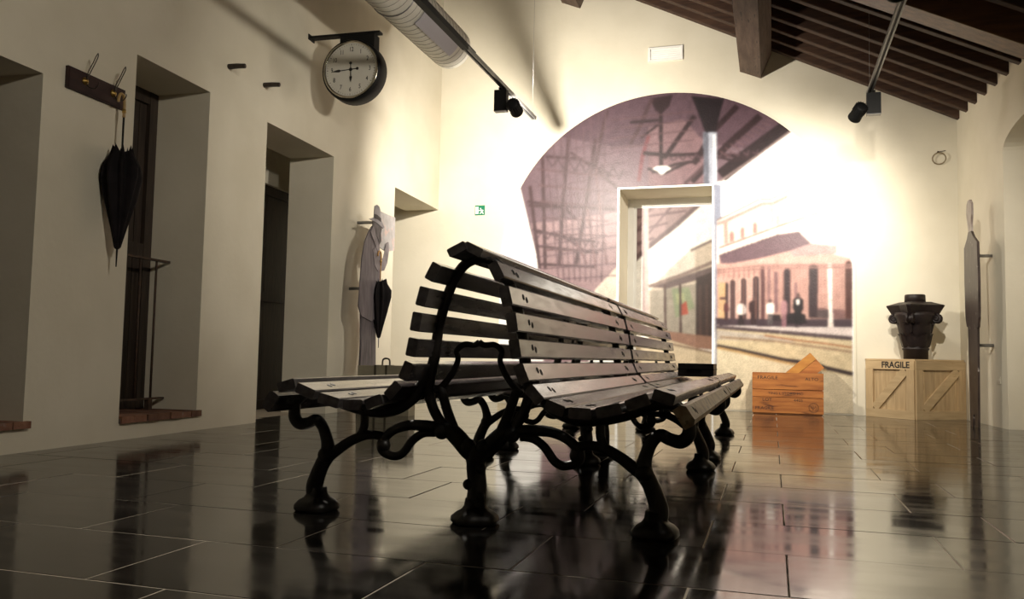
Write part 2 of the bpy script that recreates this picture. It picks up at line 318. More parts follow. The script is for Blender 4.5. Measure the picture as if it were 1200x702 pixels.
('l',(128, 98, 104),0.014,[(-0.637,3.285),(-0.528,3.194)]),
('l',(128, 98, 104),0.014,[(-0.572,3.327),(-0.464,3.242)]),
('l',(128, 98, 104),0.014,[(-0.507,3.368),(-0.4,3.289)]),
('l',(128, 98, 104),0.014,[(-0.443,3.41),(-0.335,3.336)]),
('l',(128, 98, 104),0.014,[(-0.378,3.451),(-0.271,3.383)]),
('l',(128, 98, 104),0.014,[(-0.314,3.492),(-0.207,3.43)]),
('l',(128, 98, 104),0.014,[(-0.25,3.533),(-0.144,3.476)]),
('l',(128, 98, 104),0.014,[(-0.186,3.574),(-0.08,3.523)]),
('l',(128, 98, 104),0.014,[(-0.123,3.615),(-0.017,3.569)]),
('l',(128, 98, 104),0.014,[(-0.059,3.656),(0.046,3.615)]),
('l',(128, 98, 104),0.014,[(0.004,3.696),(0.109,3.661)]),
('l',(128, 98, 104),0.014,[(0.067,3.737),(0.172,3.707)]),
('p',(60, 46, 54),0,[(-0.997,4.023),(-0.584,3.964),(-0.649,3.712),(-0.692,3.53),(-0.823,3.538),(-0.885,3.728)]),
('p',(176, 180, 194),0,[(-0.845,3.539),(-0.678,3.529),(-0.668,2.806),(-0.832,2.813)]),
('p',(120, 122, 136),0,[(-0.845,3.539),(-0.779,3.535),(-0.766,2.81),(-0.832,2.813)]),
('p',(222, 224, 230),0,[(-0.725,3.503),(-0.689,3.501),(-0.677,2.806),(-0.712,2.808)]),
('p',(150, 154, 172),0,[(-0.716,2.858),(-0.621,2.854),(-0.585,0.538),(-0.689,0.536)]),
('p',(120, 110, 122),0,[(-0.691,1.158),(-0.586,1.201),(-0.565,0.944),(-0.68,0.943)]),
('p',(240, 226, 216),0,[(-0.673,2.389),(-0.153,2.642),(-0.02,2.637),(0.391,2.835),(0.92,2.968),(0.907,1.384),(-0.67,1.387)]),
('p',(228, 206, 196),0,[(-0.653,2.332),(-0.115,2.58),(-0.001,2.582),(0.168,2.656),(0.167,2.319),(-0.643,2.033)]),
('l',(150, 130, 125),0.022,[(-0.673,2.389),(-0.153,2.644),(-0.02,2.639),(0.391,2.839)]),
('l',(176, 156, 150),0.045,[(-0.673,2.343),(-0.556,2.386),(-0.115,2.586),(-0.001,2.582),(0.187,2.669)]),
('l',(196, 158, 148),0.05,[(-0.566,2.38),(-0.555,2.088)]),
('l',(205, 180, 172),0.03,[(-0.001,2.562),(0.002,2.314)]),
('p',(186, 142, 134),0,[(-0.513,2.107),(-0.513,2.223),(-0.5,2.249),(-0.476,2.249),(-0.463,2.222),(-0.463,2.118)]),
('p',(186, 142, 134),0,[(-0.382,2.152),(-0.382,2.268),(-0.369,2.294),(-0.346,2.293),(-0.332,2.267),(-0.332,2.163)]),
('p',(186, 142, 134),0,[(-0.231,2.212),(-0.231,2.328),(-0.217,2.354),(-0.195,2.353),(-0.181,2.327),(-0.181,2.223)]),
('p',(205, 178, 170),0,[(0.045,2.312),(0.046,2.441),(0.092,2.44),(0.102,2.33)]),
('l',(182, 112, 104),0.022,[(-0.649,2.033),(-0.248,2.177),(0.148,2.319),(0.536,2.445)]),
('p',(246, 234, 220),0,[(-0.652,2.019),(0.148,2.305),(0.536,2.431),(0.536,2.353),(0.092,2.202),(-0.643,1.944)]),
('p',(212, 172, 160),0,[(-0.648,1.908),(0.054,2.173),(0.24,2.011),(0.679,1.944),(0.911,1.882),(0.907,1.384),(-0.647,1.387)]),
('p',(130, 102, 112),0,[(-0.652,1.949),(-0.286,2.078),(0.054,2.193),(0.315,2.226),(0.461,2.066),(0.203,1.983),(-0.134,1.9),(-0.613,1.817)]),
('l',(110, 84, 94),0.014,[(-0.633,1.928),(-0.621,1.968)]),
('l',(110, 84, 94),0.014,[(-0.586,1.945),(-0.575,1.985)]),
('l',(110, 84, 94),0.014,[(-0.54,1.961),(-0.528,2.001)]),
('l',(110, 84, 94),0.014,[(-0.493,1.978),(-0.482,2.017)]),
('l',(110, 84, 94),0.014,[(-0.447,1.994),(-0.436,2.034)]),
('l',(110, 84, 94),0.014,[(-0.401,2.01),(-0.39,2.05)]),
('l',(110, 84, 94),0.014,[(-0.355,2.027),(-0.344,2.066)]),
('l',(110, 84, 94),0.014,[(-0.309,2.043),(-0.298,2.082)]),
('l',(110, 84, 94),0.014,[(-0.263,2.059),(-0.252,2.099)]),
('l',(110, 84, 94),0.014,[(-0.218,2.075),(-0.206,2.115)]),
('l',(110, 84, 94),0.014,[(-0.172,2.091),(-0.161,2.131)]),
('l',(110, 84, 94),0.014,[(-0.127,2.107),(-0.115,2.147)]),
('l',(110, 84, 94),0.014,[(-0.081,2.123),(-0.07,2.163)]),
('l',(110, 84, 94),0.014,[(-0.036,2.139),(-0.025,2.179)]),
('l',(110, 84, 94),0.014,[(0.009,2.155),(0.021,2.195)]),
('l',(110, 84, 94),0.014,[(0.054,2.171),(0.066,2.211)]),
('p',(190, 158, 156),0,[(0.203,1.983),(0.461,2.075),(0.751,2.04),(0.751,1.943),(0.24,1.913)]),
('p',(206, 166, 154),0,[(-0.672,1.84),(0.925,1.817),(0.919,1.071),(-0.67,1.06)]),
('l',(190, 146, 136),0.02,[(-0.097,1.812),(-0.098,1.221)]),
('l',(190, 146, 136),0.02,[(-0.061,1.812),(-0.062,1.221)]),
('l',(190, 146, 136),0.02,[(-0.025,1.811),(-0.026,1.221)]),
('l',(190, 146, 136),0.02,[(0.01,1.811),(0.009,1.221)]),
('l',(190, 146, 136),0.02,[(0.046,1.81),(0.045,1.221)]),
('l',(190, 146, 136),0.02,[(0.081,1.81),(0.08,1.221)]),
('l',(190, 146, 136),0.02,[(0.117,1.809),(0.115,1.222)]),
('l',(190, 146, 136),0.02,[(0.152,1.809),(0.15,1.222)]),
('l',(190, 146, 136),0.02,[(0.188,1.808),(0.186,1.222)]),
('l',(190, 146, 136),0.02,[(0.223,1.808),(0.221,1.222)]),
('l',(190, 146, 136),0.02,[(0.258,1.807),(0.256,1.222)]),
('l',(190, 146, 136),0.02,[(0.293,1.807),(0.291,1.222)]),
('l',(190, 146, 136),0.02,[(0.328,1.806),(0.326,1.222)]),
('l',(190, 146, 136),0.02,[(0.363,1.806),(0.36,1.222)]),
('l',(190, 146, 136),0.02,[(0.398,1.805),(0.395,1.222)]),
('l',(190, 146, 136),0.02,[(0.433,1.805),(0.43,1.222)]),
('l',(190, 146, 136),0.02,[(0.467,1.804),(0.464,1.222)]),
('l',(190, 146, 136),0.02,[(0.502,1.804),(0.499,1.222)]),
('l',(190, 146, 136),0.02,[(0.537,1.803),(0.533,1.223)]),
('l',(190, 146, 136),0.02,[(0.571,1.803),(0.568,1.223)]),
('l',(190, 146, 136),0.02,[(0.605,1.802),(0.602,1.223)]),
('l',(190, 146, 136),0.02,[(0.64,1.802),(0.636,1.223)]),
('l',(190, 146, 136),0.02,[(0.674,1.801),(0.67,1.223)]),
('l',(190, 146, 136),0.02,[(0.708,1.801),(0.705,1.223)]),
('l',(190, 146, 136),0.02,[(0.743,1.8),(0.739,1.223)]),
('l',(190, 146, 136),0.02,[(0.777,1.8),(0.773,1.223)]),
('l',(190, 146, 136),0.02,[(0.811,1.799),(0.807,1.223)]),
('l',(190, 146, 136),0.02,[(0.845,1.799),(0.84,1.223)]),
('l',(190, 146, 136),0.02,[(0.879,1.798),(0.874,1.223)]),
('l',(190, 146, 136),0.02,[(0.913,1.798),(0.908,1.224)]),
('p',(226, 190, 176),0,[(-0.521,1.121),(-0.522,1.617),(-0.504,1.645),(-0.478,1.654),(-0.451,1.644),(-0.433,1.617),(-0.433,1.121)]),
('p',(84, 62, 70),0,[(-0.508,1.121),(-0.508,1.613),(-0.496,1.632),(-0.478,1.638),(-0.459,1.631),(-0.447,1.612),(-0.446,1.121)]),
('p',(226, 190, 176),0,[(-0.391,1.121),(-0.391,1.633),(-0.372,1.663),(-0.343,1.672),(-0.315,1.662),(-0.296,1.632),(-0.296,1.122)]),
('p',(84, 62, 70),0,[(-0.378,1.121),(-0.378,1.628),(-0.364,1.65),(-0.343,1.656),(-0.323,1.649),(-0.309,1.628),(-0.309,1.122)]),
('p',(226, 190, 176),0,[(-0.247,1.122),(-0.246,1.652),(-0.226,1.684),(-0.195,1.695),(-0.164,1.684),(-0.144,1.651),(-0.145,1.123)]),
('p',(84, 62, 70),0,[(-0.233,1.122),(-0.233,1.647),(-0.218,1.671),(-0.195,1.679),(-0.172,1.671),(-0.157,1.647),(-0.158,1.123)]),
('p',(84, 62, 70),0,[(-0.573,1.12),(-0.574,1.58),(-0.565,1.594),(-0.551,1.599),(-0.537,1.594),(-0.528,1.579),(-0.527,1.121)]),
('p',(84, 62, 70),0,[(0.134,1.124),(0.135,1.737),(0.151,1.761),(0.174,1.769),(0.198,1.761),(0.213,1.736),(0.211,1.125)]),
('p',(150, 112, 116),0,[(0.02,1.221),(0.021,1.713),(0.03,1.727),(0.044,1.731),(0.057,1.727),(0.066,1.712),(0.065,1.221)]),
('p',(84, 62, 70),0,[(0.422,1.155),(0.425,1.779),(0.447,1.813),(0.478,1.824),(0.51,1.812),(0.531,1.778),(0.527,1.155)]),
('p',(110, 66, 60),0,[(0.838,1.147),(0.843,1.821),(0.86,1.848),(0.884,1.856),(0.909,1.847),(0.925,1.82),(0.92,1.147)]),
('l',(216, 178, 130),0.04,[(-0.632,1.599),(-0.631,1.14)]),
('l',(216, 178, 130),0.04,[(-0.586,1.599),(-0.585,1.14)]),
('l',(120, 80, 84),0.05,[(-0.116,1.793),(-0.113,1.103)]),
('l',(160, 122, 124),0.03,[(-0.04,1.792),(-0.041,1.162)]),
('l',(160, 122, 124),0.03,[(0.276,1.592),(0.274,1.144)]),
('l',(120, 84, 86),0.03,[(-0.632,1.399),(-0.554,1.399)]),
('l',(120, 84, 86),0.03,[(0.53,1.265),(0.638,1.257)]),
('l',(120, 84, 86),0.03,[(0.53,1.223),(0.638,1.213)]),
('p',(150, 112, 110),0,[(0.53,1.271),(0.835,1.258),(0.834,1.147),(0.529,1.155)]),
('p',(96, 76, 86),0,[(-0.67,1.15),(-0.098,1.139),(0.92,1.147),(0.919,1.043),(0.273,1.038),(-0.67,1.06)]),
('p',(60, 46, 54),0,[(0.163,1.085),(0.191,1.202),(0.237,1.222),(0.384,1.203),(0.402,1.087)]),
('p',(70, 56, 62),0,[(-0.013,1.123),(-0.004,1.198),(0.089,1.198),(0.108,1.124)]),
('p',(70, 56, 60),0,[(-0.407,1.216),(-0.337,1.216),(-0.342,1.058),(-0.366,1.058),(-0.372,1.178),(-0.378,1.058),(-0.402,1.058)]),
('p',(232, 224, 218),0,[(-0.422,1.305),(-0.392,1.33),(-0.352,1.33),(-0.322,1.305),(-0.32,1.216),(-0.337,1.191),(-0.407,1.191),(-0.424,1.216)]),
('p',(120, 92, 90),0,[(-0.388,1.362),(-0.372,1.378),(-0.356,1.362),(-0.357,1.334),(-0.372,1.321),(-0.387,1.334)]),
('p',(100, 66, 70),0,[(-0.577,1.25),(-0.531,1.25),(-0.534,1.121),(-0.55,1.121),(-0.554,1.219),(-0.558,1.12),(-0.574,1.12)]),
('p',(120, 70, 74),0,[(-0.587,1.322),(-0.567,1.343),(-0.541,1.343),(-0.522,1.322),(-0.52,1.25),(-0.531,1.229),(-0.577,1.229),(-0.588,1.25)]),
('p',(120, 92, 90),0,[(-0.565,1.369),(-0.554,1.382),(-0.544,1.369),(-0.544,1.345),(-0.554,1.335),(-0.564,1.345)]),
('p',(80, 56, 60),0,[(-0.264,1.242),(-0.187,1.242),(-0.193,1.067),(-0.219,1.067),(-0.226,1.2),(-0.232,1.067),(-0.259,1.067)]),
('p',(86, 58, 60),0,[(-0.281,1.341),(-0.248,1.369),(-0.204,1.369),(-0.171,1.341),(-0.169,1.242),(-0.187,1.214),(-0.264,1.214),(-0.283,1.242)]),
('p',(120, 92, 90),0,[(-0.243,1.404),(-0.226,1.421),(-0.208,1.404),(-0.209,1.372),(-0.226,1.358),(-0.242,1.372)]),
('p',(120, 110, 112),0,[(-0.059,1.23),(0.006,1.23),(0.001,1.073),(-0.021,1.072),(-0.026,1.192),(-0.032,1.072),(-0.055,1.072)]),
('p',(236, 230, 224),0,[(-0.073,1.318),(-0.045,1.344),(-0.007,1.344),(0.021,1.318),(0.022,1.23),(0.006,1.205),(-0.059,1.205),(-0.075,1.23)]),
('p',(120, 92, 90),0,[(-0.041,1.375),(-0.026,1.391),(-0.011,1.375),(-0.012,1.347),(-0.026,1.334),(-0.04,1.347)]),
('p',(176, 128, 138),0,[(0.11,1.225),(0.162,1.226),(0.157,1.019),(0.139,1.019),(0.136,1.176),(0.131,1.019),(0.113,1.019)]),
('p',(186, 140, 146),0,[(0.099,1.341),(0.121,1.374),(0.151,1.374),(0.173,1.341),(0.174,1.226),(0.161,1.192),(0.11,1.192),(0.097,1.225)]),
('p',(120, 92, 90),0,[(0.124,1.416),(0.136,1.437),(0.148,1.416),(0.147,1.379),(0.136,1.362),(0.125,1.379)]),
('p',(52, 42, 50),0,[(0.259,1.268),(0.344,1.268),(0.337,1.071),(0.308,1.071),(0.302,1.22),(0.294,1.071),(0.265,1.07)]),
('p',(56, 44, 52),0,[(0.242,1.378),(0.278,1.41),(0.327,1.41),(0.363,1.378),(0.365,1.268),(0.344,1.236),(0.259,1.236),(0.239,1.268)]),
('p',(120, 92, 90),0,[(0.283,1.449),(0.303,1.469),(0.322,1.449),(0.321,1.414),(0.302,1.398),(0.284,1.414)]),
('p',(238, 232, 228),0,[(0.275,1.377),(0.315,1.387),(0.319,1.329),(0.289,1.309)]),
('l',(236, 226, 220),0.05,[(0.667,1.821),(0.673,1.069)]),
('p',(226, 212, 204),0,[(0.637,1.031),(0.652,1.108),(0.695,1.108),(0.712,1.031)]),
('l',(232, 214, 204),0.016,[(-0.614,1.998),(-0.613,1.952)]),
('l',(232, 214, 204),0.016,[(-0.555,2.018),(-0.555,1.973)]),
('l',(232, 214, 204),0.016,[(-0.497,2.039),(-0.497,1.994)]),
('l',(232, 214, 204),0.016,[(-0.44,2.059),(-0.44,2.015)]),
('l',(232, 214, 204),0.016,[(-0.382,2.079),(-0.382,2.036)]),
('l',(232, 214, 204),0.016,[(-0.324,2.099),(-0.324,2.057)]),
('l',(232, 214, 204),0.016,[(-0.267,2.118),(-0.267,2.077)]),
('l',(232, 214, 204),0.016,[(-0.21,2.138),(-0.21,2.098)]),
('l',(232, 214, 204),0.016,[(-0.153,2.158),(-0.153,2.119)]),
('l',(232, 214, 204),0.016,[(-0.096,2.178),(-0.096,2.139)]),
('l',(232, 214, 204),0.016,[(-0.04,2.197),(-0.04,2.16)]),
('l',(232, 214, 204),0.016,[(0.017,2.217),(0.017,2.18)]),
('l',(232, 214, 204),0.016,[(0.073,2.237),(0.073,2.201)]),
('l',(232, 214, 204),0.016,[(0.129,2.256),(0.129,2.221)]),
('l',(168, 120, 112),0.014,[(-0.648,1.78),(-0.648,1.659)]),
('l',(168, 120, 112),0.014,[(-0.586,1.779),(-0.586,1.659)]),
('l',(168, 120, 112),0.014,[(-0.524,1.778),(-0.524,1.658)]),
('l',(168, 120, 112),0.014,[(-0.462,1.777),(-0.462,1.658)]),
('l',(168, 120, 112),0.014,[(-0.401,1.777),(-0.401,1.657)]),
('l',(168, 120, 112),0.014,[(-0.34,1.776),(-0.34,1.656)]),
('l',(168, 120, 112),0.014,[(-0.279,1.775),(-0.279,1.656)]),
('l',(168, 120, 112),0.014,[(-0.218,1.774),(-0.218,1.655)]),
('l',(168, 120, 112),0.014,[(-0.157,1.773),(-0.157,1.655)]),
('l',(176, 134, 126),0.018,[(-0.671,1.756),(-0.097,1.808),(0.925,1.805)]),
('l',(176, 134, 126),0.018,[(-0.671,1.72),(-0.097,1.773),(0.925,1.771)]),
('l',(150, 110, 100),0.012,[(-0.478,1.658),(-0.477,1.141)]),
('l',(150, 110, 100),0.012,[(-0.343,1.656),(-0.343,1.141)]),
('l',(150, 110, 100),0.012,[(-0.195,1.655),(-0.196,1.142)]),
('l',(112, 92, 94),0.02,[(0.53,1.257),(0.529,1.155)]),
('l',(112, 92, 94),0.02,[(0.546,1.257),(0.546,1.155)]),
('l',(112, 92, 94),0.02,[(0.562,1.257),(0.562,1.155)]),
('l',(112, 92, 94),0.02,[(0.579,1.257),(0.578,1.155)]),
('l',(112, 92, 94),0.02,[(0.595,1.257),(0.594,1.155)]),
('l',(112, 92, 94),0.02,[(0.611,1.257),(0.611,1.155)]),
('l',(112, 92, 94),0.02,[(0.627,1.257),(0.627,1.156)]),
('l',(112, 92, 94),0.02,[(0.644,1.257),(0.643,1.156)]),
('p',(214, 200, 196),0,[(-0.67,1.06),(-0.098,1.045),(0.273,1.038),(0.919,1.048),(0.918,0.919),(0.528,0.949),(0.089,0.984),(-0.612,1.031),(-0.67,1.036)]),
('l',(110, 92, 96),0.06,[(-0.67,1.03),(-0.612,1.025),(0.089,0.972),(0.528,0.938),(0.918,0.904)]),
('p',(214, 196, 160),0,[(-0.67,1.016),(-0.612,1.009),(0.089,0.956),(0.528,0.918),(0.918,0.885),(0.93,-0.192),(-0.667,-0.262)]),
('p',(196, 184, 170),0,[(-0.67,1),(0.051,0.929),(0.273,0.854),(-0.669,0.881)]),
('p',(222, 208, 178),0,[(-0.669,0.762),(-0.23,0.69),(0.272,0.564),(0.926,0.446),(0.93,-0.192),(-0.667,-0.262)]),
('l',(184, 130, 84),0.022,[(-0.098,0.937),(0.273,0.883),(0.636,0.843),(0.917,0.801)]),
('l',(176, 150, 120),0.03,[(-0.631,0.911),(0.051,0.866),(0.916,0.748)]),
('l',(84, 68, 70),0.05,[(-0.669,0.798),(-0.4,0.75),(0.125,0.639),(0.308,0.619),(0.616,0.553),(0.921,0.484)]),
('l',(206, 170, 110),0.03,[(-0.669,0.778),(-0.4,0.727),(0.125,0.61),(0.616,0.524)]),
('p',(222, 208, 178),0,[(-3.844,0.468),(-0.606,0.538),(-0.604,-0.415),(-3.82,-0.569)])
]
DOOR_PRINT = [
('p',(246, 242, 236),0,[(-2.154,3.054),(-0.672,2.992),(-0.666,-0.271),(-2.117,-0.332)]),
('p',(168, 140, 142),0,[(-1.999,2.901),(-0.92,2.86),(-1.21,2.57),(-1.69,2.167),(-1.989,1.907)]),
('l',(128, 100, 106),0.03,[(-1.921,2.745),(-1.029,2.77)]),
('l',(128, 100, 106),0.03,[(-1.939,2.592),(-1.138,2.68)]),
('l',(128, 100, 106),0.03,[(-1.918,2.4),(-1.394,2.519)]),
('l',(128, 100, 106),0.03,[(-1.916,2.21),(-1.579,2.316)]),
('l',(128, 100, 106),0.03,[(-1.884,2.82),(-1.839,2.018)]),
('l',(128, 100, 106),0.03,[(-1.582,2.809),(-1.917,2.248)]),
('l',(128, 100, 106),0.03,[(-1.285,2.817),(-1.803,2.207)]),
('l',(120, 96, 100),0.07,[(-0.866,2.858),(-1.283,2.478),(-1.727,2.13),(-1.97,1.888)]),
('p',(206, 186, 182),0,[(-1.755,2.815),(-1.665,2.812),(-1.641,1.189),(-1.734,1.189)]),
('p',(176, 150, 150),0,[(-1.755,2.815),(-1.725,2.814),(-1.704,1.189),(-1.734,1.189)]),
('p',(206, 190, 172),0,[(-1.081,2.136),(-0.774,2.278),(-0.771,1.047),(-1.643,1.04),(-1.647,1.564)]),
('p',(216, 206, 194),0,[(-1.081,2.136),(-1.026,2.161),(-1.025,1.857),(-1.611,1.639)]),
('l',(140, 122, 116),0.04,[(-1.08,2.125),(-0.767,2.267)]),
('l',(150, 128, 120),0.05,[(-1.648,1.631),(-1.206,1.785),(-0.766,1.964)]),
('p',(120, 100, 100),0,[(-1.611,1.62),(-0.766,1.909),(-0.766,1.78),(-1.388,1.6)]),
('p',(168, 158, 144),0,[(-1.629,1.564),(-0.766,1.706),(-0.763,0.829),(-1.623,0.817)]),
('p',(150, 160, 126),0,[(-1.333,1.6),(-1.096,1.617),(-1.023,1.339),(-1.276,1.191)]),
('p',(170, 176, 130),0,[(-1.278,1.525),(-1.161,1.543),(-1.161,1.413),(-1.259,1.376)]),
('p',(186, 84, 56),0,[(-1.197,1.376),(-1.132,1.432),(-1.102,1.247),(-1.203,1.228)]),
('p',(84, 66, 64),0,[(-1.006,1.746),(-0.766,1.835),(-0.764,0.902),(-1.003,0.935)]),
('l',(100, 76, 72),0.035,[(-1.426,1.656),(-1.414,0.931)]),
('l',(100, 76, 72),0.035,[(-1.217,1.655),(-1.205,0.933)]),
('l',(100, 76, 72),0.035,[(-0.952,1.653),(-0.942,0.936)]),
('l',(100, 76, 72),0.035,[(-0.862,1.652),(-0.853,0.937)]),
('p',(160, 120, 100),0,[(-1.643,1.04),(-0.764,0.938),(-0.763,0.756),(-1.642,0.854)]),
('p',(206, 188, 158),0,[(-1.979,0.925),(-1.384,0.894),(-0.763,0.72),(-0.76,-0.399),(-1.966,-0.453)]),
('l',(150, 126, 104),0.03,[(-1.642,0.891),(-0.763,0.72)])
]

# ------------------------------------------------------------------ floor with slate tiles
fb = MB().box((-7.0, -3.2, -0.12), (3.6, 12.0, -0.0012))
floor = struct(fb.build('floor', GROUT))
TL, TW = 0.755, 0.50
tile_cache = {}
def tile_mesh(lx, ly):
    k = (round(lx, 3), round(ly, 3))
    if k not in tile_cache:
        g, c, t = 0.0022, 0.0015, 0.012
        a, b = lx/2-g, ly/2-g
        vs = [(-a,-b,-t),(a,-b,-t),(a,b,-t),(-a,b,-t),(-a,-b,-c),(a,-b,-c),(a,b,-c),(-a,b,-c),(-a+c,-b+c,0),(a-c,-b+c,0),(a-c,b-c,0),(-a+c,b-c,0)]
        fs = [(0,1,5,4),(1,2,6,5),(2,3,7,6),(3,0,4,7),(4,5,9,8),(5,6,10,9),(6,7,11,10),(7,4,8,11),(8,9,10,11)]
        tile_cache[k] = MB().add(vs, fs).mesh('floor_tile', TILE)
    return tile_cache[k]
for k in range(-4, 19):
    y0 = 1.83+TW*k; y1 = min(y0+TW, YB) if k == 18 else y0+TW
    off = 0.04 if k % 2 else -0.215
    x = off-TL*6
    while x < 2.3:
        xa, xb = max(x, -4.55), min(x+TL, 2.32)
        if xb-xa > 0.06:
            o = link('floor_tile', tile_mesh(xb-xa, y1-y0), floor, ((xa+xb)/2, (y0+y1)/2, random.uniform(-0.0004, 0.0004)))
            o.rotation_euler = (random.uniform(-0.0012, 0.0012), random.uniform(-0.0012, 0.0012), 0)
        x += TL

# ------------------------------------------------------------------ walls
wb = MB()
wb.box((-6.6, YB, 0), (DOOR_X0, DOOR_Y, 8.2)); wb.box((DOOR_X1, YB, 0), (3.0, DOOR_Y, 8.2)); wb.box((DOOR_X0, YB, DOOR_Z), (DOOR_X1, DOOR_Y, 8.2))
struct(wb.build('wall_back', PLASTER))
OPEN = [(-1.15, 0.145, 0.142, 2.235), (0.94, 1.79, 0.112, 2.64), (2.64, 3.94, -0.05, 2.64), (5.59, 7.6, -0.05, 2.655)]   # niches of the left wall: along, along, sill, head
wl = MB(); T = 0.50; s = -7.2
for a, b, z0, z1 in OPEN:
    wl.box((-T, s, -0.05), (0, a, 8.2)); wl.box((-T, a, z1), (0, b, 8.2))
    if z0 > 0: wl.box((-T, a, -0.05), (0, b, z0))
    s = b
struct(wl.build('wall_left', PLASTER, None, LO, LA))
# room behind the left wall: dark side walls that close the openings
ws = MB().box((-1.75, -7.2, -0.05), (-1.6, 9, 4.5)).box((-1.75, -7.2, 3.6), (-T, 9, 3.7))
struct(ws.build('wall_passage', PLASTER, None, LO, LA))
# right wall with an arched niche
wr = MB(); y0, y1 = 7.70, 9.30
def rl(y): return y
wr.box((0, -3.2, -0.05), (0.62, y0, 6)); wr.box((0, y1, -0.05), (0.62, 11.6, 6))
arc = [(y1, 2.74)]+[(8.5+0.8*math.cos(math.pi*i/18), 2.74+0.20*math.sin(math.pi*i/18)) for i in range(1, 18)]+[(y0, 2.74)]
wr.prism([(0, y, z) for y, z in arc]+[(0, y0, 6), (0, y1, 6)], (0.62, 0, 0)); wr.box((0.62, y0-0.1, -0.05), (0.72, y1+0.1, 3.3))
struct(wr.build('wall_right', PLASTER, None, (right_x(0), 0, 0), RA))
struct(MB().box((-7, -3.4, 0), (3.6, -3.2, 8.2)).build('wall_rear', PLASTER))

# ------------------------------------------------------------------ roof: deck, rafters, purlins
X0, X1 = -5.4, 2.75
HR = 0.17
cl = MB().prism([(X0, -3.2, roof_z(X0)+HR), (X1, -3.2, roof_z(X1)+HR), (X1, -3.2, roof_z(X1)+HR+0.1), (X0, -3.2, roof_z(X0)+HR+0.1)], (0, 14.8, 0))
ceil = struct(cl.build('ceiling', DECK))
ux = Vector((1, 0, -0.49)).normalized(); un = Vector((0.49, 0, 1)).normalized()
def rafter_mesh(name, wd, ht, m, xa=X0, xb=X1, drop=0.0):
    a = Vector((xa, 0, roof_z(xa)+HR)); L = (xb-xa)*math.sqrt(1+0.49**2)
    c = 0.008; b = MB()
    sec = [(-wd/2+c, -ht), (wd/2-c, -ht), (wd/2, -ht+c), (wd/2, 0), (-wd/2, 0), (-wd/2, -ht+c)]
    b.prism([a+Vector((0, y, 0))+un*z for y, z in sec], ux*L)
    return b.mesh(name, m)
rm = rafter_mesh('rafter', 0.09, HR*0.893, RAFT)
y = 10.82; i = 0
while y > -3:
    if abs(y-8.1) > 0.3: link('rafter', rm, ceil, (0, y, 0))
    y -= 0.345; i += 1
link('principal_rafter', rafter_mesh('principal_rafter', 0.30, 0.30, ORANGEBEAM), ceil, (0, 8.12, 0))
def purlin(xc, lowx):
    b = MB(); wd, ht = 0.278, 0.33
    t = Vector((1, 0, -0.42)).normalized(); n = Vector((0.42, 0, 1)).normalized()
    p = Vector((lowx[0], -3.1, lowx[1]))        # lower right edge
    b.prism([p, p-t*wd, p-t*wd+n*ht, p+n*ht], (0, 14.0, 0))
    return tag(b.build('purlin', PURL, ceil), 'large squared purlin beam')
purlin(0, (-0.134, 4.189)); purlin(0, (-2.484, 5.349))

# ------------------------------------------------------------------ doors, windows, sills of the niches
d1 = struct(thing('door_1', 'white framed door carrying the mural print, set deep in the back wall', 'door', ((DOOR_X0+DOOR_X1)/2, DOOR_Y, 0)))
hw = (DOOR_X1-DOOR_X0)/2
fr = MB(); e = 0.03
fr.box((-hw, -0.90-0.008, 0), (-hw+e, -0.88, DOOR_Z)); fr.box((hw-0.022, -0.908, 0), (hw, -0.88, DOOR_Z)); fr.box((-hw+e, -0.908, DOOR_Z-0.022), (hw-0.022, -0.88, DOOR_Z))
fr.build('casing', WHITE, d1)
fr = MB().box((-hw, -0.05, 0), (-hw+0.085, 0.0, DOOR_Z)).box((hw-0.05, -0.05, 0), (hw, 0.0, DOOR_Z)).box((-hw+0.085, -0.05, DOOR_Z-0.10), (hw-0.05, 0.0, DOOR_Z))
fr.build('door_frame', WHITE, d1)
MB().box((-hw+0.08, -0.028, 0.01), (hw-0.045, 0.02, DOOR_Z-0.09)).build('door_leaf', WHITE, d1)
for z in (0.3, 1.45, 2.45): MB().tube([(hw-0.052, -0.055, z-0.05), (hw-0.052, -0.055, z+0.05)], 0.011, 8).build('hinge', BLACK, d1)
MB().box((-hw+0.14, -0.075, 1.02), (-hw+0.26, -0.06, 1.04)).box((-hw+0.14, -0.062, 1.0), (-hw+0.17, -0.028, 1.06)).build('door_handle', STEEL, d1)
def planked_panel(name, a, b, z0, z1, depth):
    t = struct(thing(name, 'dark planked panel, shutter in the niches and painted shade in the doorway', 'window', left_at((a+b)/2, -depth), LA))
    h = (b-a)/2; n = 5
    MB().box((-0.10, -h, z0), (-0.07, h, z1)).build('backing', DARKWOOD, t)
    for k in range(n):
        y = -h+2*h*k/n; MB().box((-0.07, y+0.004, z0), (-0.035, y+2*h/n-0.004, z1)).build('plank', DARKWOOD, t)
    MB().box((-0.035, -h, z0), (0.0, -h+0.09, z1)).box((-0.035, h-0.09, z0), (0.0, h, z1)).build('stile', DARKWOOD, t)
    for z in (z0, (z0+z1)/2-0.05, z1-0.1): MB().box((-0.034, -h+0.09, z), (-0.004, h-0.09, z+0.1)).build('rail', DARKWOOD, t)
    return t
planked_panel('window_1', 0.94, 1.79, 0.125, 2.64, 0.47)
planked_panel('window_2', -1.15, 0.145, 0.155, 2.235, 0.47)
planked_panel('doorway_shade_panel', 2.45, 5.45, 0.0, 2.42, 0.9)  # dark sheet stands in for the unlit depth behind the open doorway
lb = MB().box((-1.62, 2.2, 2.42), (-0.86, 5.6, 3.6)); struct(lb.build('trim_1', PLASTER, None, LO, LA))
